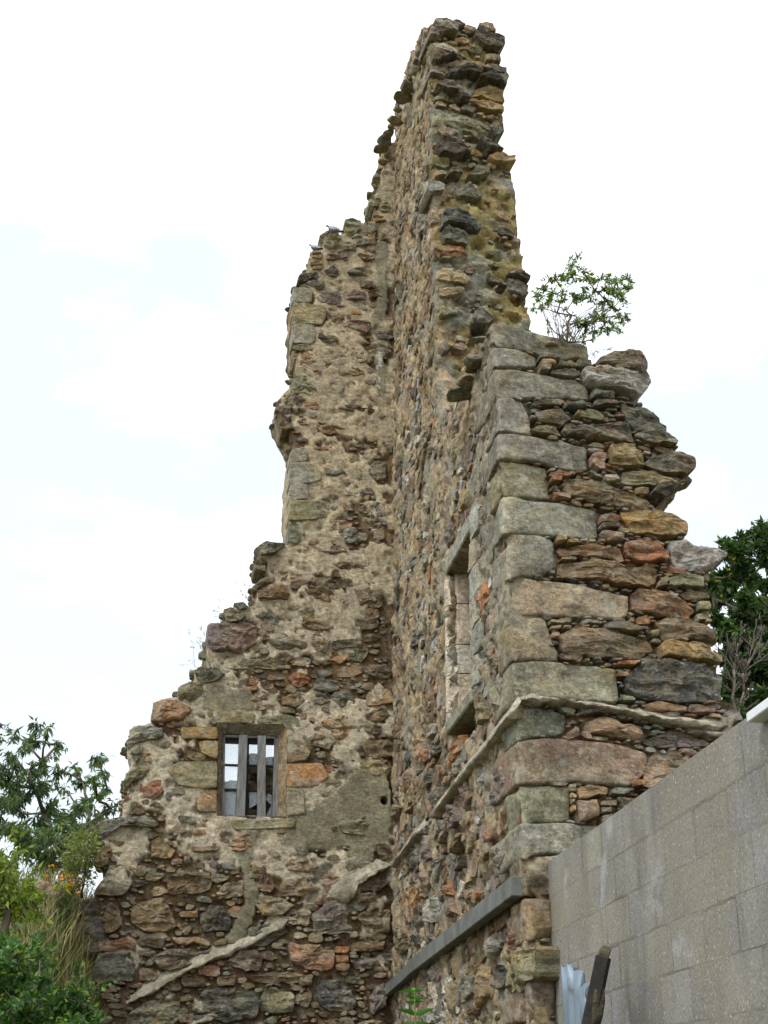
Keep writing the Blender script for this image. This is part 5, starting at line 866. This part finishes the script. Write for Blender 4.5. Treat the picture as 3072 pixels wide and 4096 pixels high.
# elder shrub growing on the wall head
ZS = Zn(2100, 980, 500); zs_ = lambda x, y: ZS([(x, y)])[0]; D0 = 9.9
cl = [(at(zs_(x, y), D0 + rng.uniform(-.25, .3)), r * 500 / 1659 * D0 / F) for x, y, r in [(720, 140, 34), (640, 200, 32), (580, 280, 50), (680, 290, 50), (640, 390, 80), (780, 350, 50), (480, 420, 50), (400, 470, 70), (320, 440, 45), (560, 480, 60), (820, 440, 70), (900, 460, 50), (1000, 440, 50), (1090, 440, 50), (1230, 470, 50), (1340, 460, 60), (1400, 500, 36), (1180, 540, 80), (1330, 580, 70), (1060, 600, 80), (940, 620, 50),
    (240, 590, 60), (180, 620, 55), (130, 640, 30), (380, 640, 60), (500, 620, 45), (320, 760, 70), (180, 720, 50), (130, 840, 50), (240, 810, 60), (480, 740, 50), (660, 730, 80), (800, 600, 50), (760, 720, 55), (880, 700, 60), (1060, 740, 80), (1160, 840, 70), (1290, 700, 55), (1340, 780, 35), (1200, 640, 80), (1240, 900, 36), (1340, 940, 50), (1260, 960, 45), (940, 850, 30),
    (700, 1020, 70), (800, 1060, 80), (920, 1010, 80), (1010, 960, 55), (1100, 1010, 60), (1180, 1060, 55), (1320, 1040, 35), (1100, 1130, 50), (1220, 1130, 36), (1280, 1160, 26), (1000, 1140, 50), (880, 1150, 50), (580, 1200, 30), (300, 1040, 28), (320, 1140, 30), (420, 900, 28), (560, 1060, 28), (800, 1280, 26), (620, 930, 30), (540, 860, 24), (760, 1190, 40), (900, 1240, 26)]]
root = at(zs_(560, 1290), D0); pl_ = plant('elder_shrub', 'small leafy elder shrub growing out of the broken wall head of the pier', 'shrub', root, cl, 42, .042, .0145, lin((74, 100, 44)), 'bark', r0=.012, droop=.15, yel=.3, tr1=.0022, wood='stems')
T = []
for k in range(26):
    e = at(zs_(rng.uniform(120, 1250), rng.uniform(600, 1050)), D0 + rng.uniform(-.2, .2)); b = at(zs_(rng.uniform(380, 760), 1290), D0 + rng.uniform(-.1, .1)); T.append(tube([b, b + (e - b) * .35 + [0, 0, .06], b + (e - b) * .7 + [0, 0, .04], e], [.004, .003, .0025, .0015], 4))
v, f = joinvf(T); mesh_obj('dead_stems', v, f, M['palebark'], pl_)
# bare twiggy shrub beside the pier
sh = empty('bare_shrub', tuple(at(ZO(410, 1900), 10.6)), 'leafless pale twiggy shrub standing between the stone pier and the dark green tree', 'shrub'); T = []
def limb(p, q, r0, r1, depth=0, D=10.6):
    a, b = at(ZO(*p), D), at(ZO(*q), D + rng.uniform(-.15, .15)); m = [a + (b - a) * t + rng.normal(size=3) * .012 * np.linalg.norm(b - a) * 2 for t in np.linspace(0, 1, 6)]; m[0], m[-1] = a, b; T.append(tube(m, np.linspace(r0, r1, 6), 5))
    L = math.hypot(q[0] - p[0], q[1] - p[1])
    if depth < 3:
        for _ in range((5, 5, 3)[depth]):
            t = rng.uniform(.25, .95); s = (p[0] + (q[0] - p[0]) * t, p[1] + (q[1] - p[1]) * t); an = math.atan2(q[1] - p[1], q[0] - p[0]) + rng.choice([-1, 1]) * rng.uniform(.4, .8); l = L * rng.uniform(.2, .42); e = (s[0] + l * math.cos(an), s[1] + l * math.sin(an) - l * .2); limb(s, e, r0 * .45, r1 * .5, depth + 1)
for p, q, a, b in [((410, 1900), (400, 1420), .017, .011), ((400, 1420), (190, 1140), .008, .002), ((400, 1430), (330, 1060), .008, .002), ((410, 1420), (440, 1160), .009, .004), ((440, 1160), (490, 1000), .004, .0015), ((430, 1900), (500, 1640), .012, .009), ((500, 1640), (490, 1460), .01, .008), ((490, 1460), (560, 1300), .007, .004), ((560, 1300), (620, 920), .005, .0015), ((500, 1450), (640, 1180), .007, .003), ((640, 1180), (700, 980), .004, .0015), ((500, 1450), (790, 1230), .006, .002), ((600, 1350), (780, 1080), .004, .0015), ((480, 1440), (420, 1260), .005, .002), ((400, 1560), (325, 1480), .004, .0015), ((540, 1640), (600, 1560), .003, .001)]: limb(p, q, a, b)
v, f = joinvf(T); mesh_obj('branches', v, f, M['palebark'], sh)
# ---- bushes in the lower left corner
def region(poly, n, D, r, jd=.5):
    poly = np.array(poly); lo, hi = poly.min(0), poly.max(0); out_ = []
    while len(out_) < n:
        p = rng.uniform(lo, hi)
        if pip(p[:1], p[1:], poly)[0]: out_.append((at(ZN(*p), D + rng.uniform(-jd, jd)), rng.uniform(.7, 1.3) * r))
    return out_
cl = region([(-200, 1800), (60, 1800), (200, 1860), (330, 1980), (440, 2050), (560, 2010), (600, 2080), (600, 2200), (540, 2400), (500, 2500), (-200, 2500)], 95, 7.4, .10) + region([(60, 1640), (200, 1680), (330, 1760), (200, 1800), (0, 1760)], 9, 7.4, .07)
plant('foreground_bush', 'dense bright green leafy bush in the lower left corner in front of the ruin', 'bush', at(ZN(200, 3000), 7.4) * [1, 1, 0], cl, 170, .034, .018, G2 * .78, r0=.02, droop=.2, yel=.2, tr1=.003)
cl = region([(-250, 1100), (20, 1060), (70, 1100), (100, 1200), (130, 1300), (240, 1420), (60, 1440), (-250, 1440)], 48, 10.0, .11)
plant('yellow_green_shrub', 'yellowish green shrub with long leaves at the left edge below the cherry tree', 'bush', at(ZN(-100, 2400), 10.) * [1, 1, 0], cl, 85, .060, .026, lin((96, 116, 48)) * .9, r0=.03, droop=.35, yel=.45, tr1=.003)
# ---- dry grass on the bank: nobody could count it
def grass(n, area, hgt, tints, name, label, wd=.006, lean=.13):
    x0, x1, y0, y1 = area; x, y = rng.uniform(x0, x1, n), rng.uniform(y0, y1, n); z = terrain(x, y); k = z > .6; x, y, z = x[k], y[k], z[k]; n = len(x); b = np.c_[x, y, z - .03]; h = rng.uniform(.5, 1.15, n) * hgt; d = np.c_[rng.normal(size=n) * lean, rng.normal(size=n) * lean, np.ones(n)]; s = np.c_[rng.normal(size=(n, 2)), np.zeros(n)]; s /= np.linalg.norm(s, axis=1)[:, None]; s *= wd
    t1 = b + d * (h * .55)[:, None]; t2 = b + d * [2.2, 2.2, .97] * h[:, None]; v = np.stack([b - s, b + s, t1 + s * .7, t1 - s * .7, t2 + s * .3, t2 - s * .3], 1).reshape(-1, 3); o = np.arange(n)[:, None] * 6; f = np.concatenate([o + [0, 1, 2, 3], o + [3, 2, 4, 5]])
    t = np.array(tints)[rng.integers(0, len(tints), n)] * (1 + .2 * rng.normal(size=(n, 1))); ob = mesh_obj(name, v, f, M['straw'], None, np.repeat(np.clip(t, .01, .6), 6, 0), kind='stuff'); ob['label'] = label; ob['category'] = 'grass'; return ob
grass(36000, (-7.5, -2.5, 10.5, 17.5), .50, [lin((168, 156, 112)), lin((148, 136, 92)), lin((136, 122, 84)), lin((106, 118, 62)), lin((92, 112, 52)), lin((84, 108, 44)), lin((78, 104, 42)), lin((120, 100, 70))], 'dry_grass', 'tall dry straw coloured grass covering the bank left of the ruin')
def weed(name, label, cat, spots, hgt, headt, leaft, group=None):
    t = None
    for k, (x, y, D) in enumerate(spots):
        top = at(ZN(x, y), D); b = np.array([top[0], top[1], float(terrain(np.array(top[0]), np.array(top[1])))]); 
        if b[2] > top[2] - .15: b[2] = top[2] - .5
        t = empty(name, tuple(b), label[k] if isinstance(label, list) else label, cat, group); n = 9; tops = top + rng.normal(size=(n, 3)) * [.09, .09, .05]; v, f = joinvf([tube([b, (b + q) / 2 + rng.normal(size=3) * .02, q], [.005, .004, .002], 4) for q in tops]); mesh_obj('stem', v, f, M['bark'], t)
        
        for tp in tops: c = tp + rng.normal(size=(14, 3)) * [.02, .02, .008]; leafobj('flower_head', t, [leaves(c, (tp + [0, 0, .004] - c) + rng.normal(size=(14, 3)) * .004, .026, .024, headt, .15, yel=0)])
        q = b + (tops[rng.integers(0, n, 90)] - b) * rng.uniform(.1, .9, (90, 1)); leafobj('leaves', t, [leaves(q, rng.normal(size=(90, 3)), .06, .02, leaft, .2)])
weed('ragwort', ['ragwort with orange yellow flower clusters at the left of the bank crest', 'ragwort with the highest orange yellow flower cluster on the bank beside the wall', 'low ragwort with a small yellow flower cluster on the right of the trio'], 'wildflower', [(400, 1255, 14.4), (495, 1175, 14.6), (465, 1290, 14.2)], .6, lin((206, 140, 20)), lin((70, 84, 36)), 'ragwort flowering on the bank')
cl = region([(480, 950), (620, 900), (640, 1050), (600, 1200), (480, 1230), (430, 1150)], 26, 14.6, .12)
plant('bank_bush', 'scrubby olive green bush growing against the broken left end of the wall', 'bush', at(ZN(560, 1350), 14.6), cl, 80, .06, .018, lin((98, 108, 54)), r0=.012, droop=.0, tr1=.003)
# stones of a low tumbled wall on the bank
dk = empty('tumbled_stones', tuple(at(ZN(640, 1500), 14.9)), 'dark tumbled stones on the bank against the left end of the ruin', 'stones')
for k, (x, y, s) in enumerate([(650, 1430, .17), (655, 1520, .2), (640, 1600, .2), (600, 1650, .16), (650, 1700, .2), (330, 1320, .12), (255, 1300, .13)]): put('stone', dk, lump(at(ZN(x, y), 14.95 if x > 500 else 14.2), (s * 1.1, s * .7, s), [PL.d, PL.e, PL.n], tone(PALL[['d', 'd', 'u', 's', 'd', 'p', 'p'][k]], .06), 700 + k))
# ---- nettle in front of the side wall
ZQ = Zn(1500, 3850, 300); zq = lambda x, y, D=8.2: at(ZQ([(x, y)])[0], D)
ne = empty('nettle', tuple(zq(900, 2100) ), 'bright green nettle with paired toothed leaves at the foot of the side wall', 'plant'); st = [zq(900, 2100), zq(915, 1500), zq(885, 1000), zq(875, 700), zq(870, 560)]
v, f = tube(st, [.006, .005, .004, .003, .002], 6); mesh_obj('stem', v, f, M['leaf'], ne, lin((110, 140, 60)))
def bigleaf(b, tip, wd, tint, sag=.06):
    b, tip = np.asarray(b), np.asarray(tip); d = tip - b; L = np.linalg.norm(d); d /= L; s = np.cross(d, fw) + .35 * rng.normal(size=3); s -= d * np.dot(s, d); s /= np.linalg.norm(s); u_ = np.cross(s, d); ts = np.linspace(0, 1, 15); v = []
    for i, t in enumerate(ts): w = wd * min(1, t * 4 + .15) * max(.02, 1 - t) ** .75 * (1.2 if i % 2 else .78); c = b + d * L * t + np.array([0, 0, -1.]) * sag * L * t * t; v += [c - s * w / 2 + u_ * w * .18, c, c + s * w / 2 + u_ * w * .18]
    f = [(i * 3 + j, i * 3 + j + 1, i * 3 + j + 4, i * 3 + j + 3) for i in range(14) for j in range(2)]; v = np.array(v); mesh_obj('leaf', v, f, M['leaf'], ne, tint * (1 + .15 * fbm(v, 30, 2, 4))[:, None], loc=b)
GN = lin((60, 104, 34))
for (bx, by, tx, ty, w, m) in [(880, 640, 500, 620, .02, 1.3), (880, 640, 1100, 590, .02, 1.1), (870, 720, 640, 560, .012, 1.2), (880, 800, 650, 720, .024, .8), (890, 790, 1120, 760, .026, .9), (875, 900, 640, 860, .024, .9), (885, 880, 1080, 850, .024, .8), (870, 600, 800, 560, .016, 2.2), (880, 600, 910, 560, .014, 2.0), (880, 1130, 480, 1010, .036, .8), (890, 1150, 1310, 985, .036, .9), (860, 1180, 800, 1050, .02, .7), (900, 1380, 620, 1310, .036, .8), (905, 1380, 1170, 1300, .036, .7), (910, 1700, 600, 1600, .04, .8), (910, 1700, 1220, 1600, .04, .8)]:
    bigleaf(zq(bx, by), zq(tx, ty, 8.2 + rng.uniform(-.05, .05)), w * 1.25, GN * m)
# ---- seeding grasses on the wall steps and the pier
def tuft(name, label, zone, base, tips, D, group):
    b = at(zone([base])[0], D); t = empty(name, tuple(b), label, 'grass', group); T, sets = [], []
    for tx, ty in tips:
        e = at(zone([(tx, ty)])[0], D + rng.uniform(-.1, .1)); b2 = b + rng.normal(size=3) * [.05, .03, 0.01]; m = (b2 + e) / 2 + [(b2 - e)[0] * .12, 0, .05]; T.append(tube([b2, m, e], [.0022, .0016, .001], 4)); n = 9; c = e + (m - e) * rng.uniform(0, .4, (n, 1)) + rng.normal(size=(n, 3)) * .008; sets.append(leaves(c, rng.normal(size=(n, 3)) * .4 + (e - m) / np.linalg.norm(e - m), .03, .006, lin((120, 112, 90)), .1, yel=0))
    v, f = joinvf(T); mesh_obj('stalks', v, f, M['straw'], t, lin((140, 136, 110)), kind='stuff'); leafobj('seed_heads', t, sets, 'straw', 'stuff')
DL = 14.6
tuft('grass_tuft', 'thin seeding grass above the flat slab stones, highest of the three on the wall steps', ZI, (1010, 235), [(905, 50), (960, 60), (990, 65), (880, 110), (930, 100), (940, 130), (1000, 130), (970, 150), (1015, 180)], DL, 'wild grasses on the wall steps')
tuft('grass_tuft', 'thin seeding grass rising between the big mauve block and the slabs, middle tuft', ZI, (840, 330), [(745, 235), (790, 215), (760, 275), (800, 260), (785, 150), (770, 240), (800, 300)], DL, 'wild grasses on the wall steps')
tuft('grass_tuft', 'tall thin seeding grass leaning left below the big mauve block, lowest tuft', ZI, (720, 625), [(585, 365), (590, 430), (600, 470), (640, 400), (670, 350), (655, 430), (690, 380), (680, 480), (590, 570), (530, 600), (610, 640), (640, 440), (665, 470)], DL, 'wild grasses on the wall steps')
tuft('grass_tuft', 'two bent grass stalks on the pier beside the mauve capping boulder', ZA, (600, 400), [(740, 322), (715, 330), (640, 345), (620, 355)], 9.7, 'wild grasses on the wall steps')
# ================================================================== PIGEONS
def loft(st, k=12):
    """stations: (centre, half width across, half height, up, side)"""
    v = []; a = np.arange(k) / k * 2 * np.pi
    for c, rw, rh, u_, s in st: v.append(np.asarray(c) + np.cos(a)[:, None] * rw * s + np.sin(a)[:, None] * rh * u_)
    n = len(st); f = [(i * k + j, i * k + (j + 1) % k, (i + 1) * k + (j + 1) % k, (i + 1) * k + j) for i in range(n - 1) for j in range(k)] + [tuple(range(k)), tuple((n - 1) * k + j for j in range(k))]; return np.vstack(v), f
def pigeon(px_feet, D, L, label, ruffled=False):
    p = at(px_feet, D); t = empty('pigeon', tuple(p), label, 'bird', 'pigeons on the broken wall'); X = np.array([-1., .1, 0]); X /= np.linalg.norm(X); U = np.array([0, 0, 1.]); S_ = np.cross(X, U); k = L / .33
    def q(x, z, y=0): return p + (X * x + U * z + S_ * y) * k
    body = [(.062, .135, .008, .010), (.058, .128, .026, .028), (.045, .112, .040, .044), (.015, .088, .053, .055), (-.025, .072, .054, .050), (-.07, .062, .046, .038), (-.11, .052, .030, .024), (-.15, .044, .016, .012)]
    v, f = loft([(q(x, z), a * k, b * k, U, S_) for x, z, a, b in body]); mesh_obj('body', v, f, M['bird'], t, loc=p)
    v, f = loft([(q(x, z), a * k, b * k, U, S_) for x, z, a, b in [(.035, .12, .03, .03), (.055, .145, .024, .024), (.066, .162, .019, .020), (.080, .172, .019, .020), (.095, .170, .014, .014), (.104, .164, .005, .006)]]); mesh_obj('head', v, f, M['birddark'], t, loc=p)
    v, f = loft([(q(.10, .165), .005 * k, .005 * k, U, S_), (q(.125, .150), .001 * k, .001 * k, U, S_)], 6); mesh_obj('beak', v, f, M['birddark'], t, loc=p)
    v, f = loft([(q(-.13, .048), .026 * k, .008 * k, U, S_), (q(-.20, .030 if not ruffled else .05), .032 * k, .005 * k, U, S_), (q(-.225, .022 if not ruffled else .055), .03 * k, .003 * k, U, S_)]); mesh_obj('tail', v, f, M['birddark'], t, loc=p)
    for sg in (1, -1):
        st = [(.04, .11, .008, .022), (.02, .105, .012, .036), (-.03, .092, .012, .042), (-.09, .075, .010, .03), (-.15, .055, .006, .016), (-.19, .042, .003, .006)]
        v, f = loft([(q(x, z, sg * .047), a * k, b * k, U, S_) for x, z, a, b in st]); w = mesh_obj('wing', v, f, M['birdpale'], t, loc=p)
        for x, z in ((-.05, .088), (-.085, .078)): v, f = loft([(q(x + .012, z + .026, sg * .058), .003 * k, .005 * k, U, S_), (q(x - .014, z - .02, sg * .058), .003 * k, .006 * k, U, S_)], 6); mesh_obj('wing_bar', v, f, M['birddark'], w)
        v, f = tube([q(-.01 * sg, .05, sg * .02), q(.0, .0, sg * .02), q(.02, -.004, sg * .02)], .003 * k, 5); mesh_obj('leg', v, f, M['birddark'], t, loc=p)
        if ruffled:
            for a, b in ((-.12, .09), (-.14, .075)): v, f = loft([(q(a, b - .02, sg * .03), .01 * k, .006 * k, U, S_), (q(a - .06, b + .01, sg * .045), .003 * k, .002 * k, U, S_)], 6); mesh_obj('ruffled_feather', v, f, M['birddark'], t, loc=p)
ZP = Zn(1200, 860, 220)
pigeon(ZP([(950, 560)])[0], 14.75, .245, 'grey pigeon standing on the pointed stone, higher of the two birds')
pigeon(ZP([(400, 1085)])[0], 14.7, .19, 'pale ruffled pigeon perched on the wall corner, lower of the two birds', True)
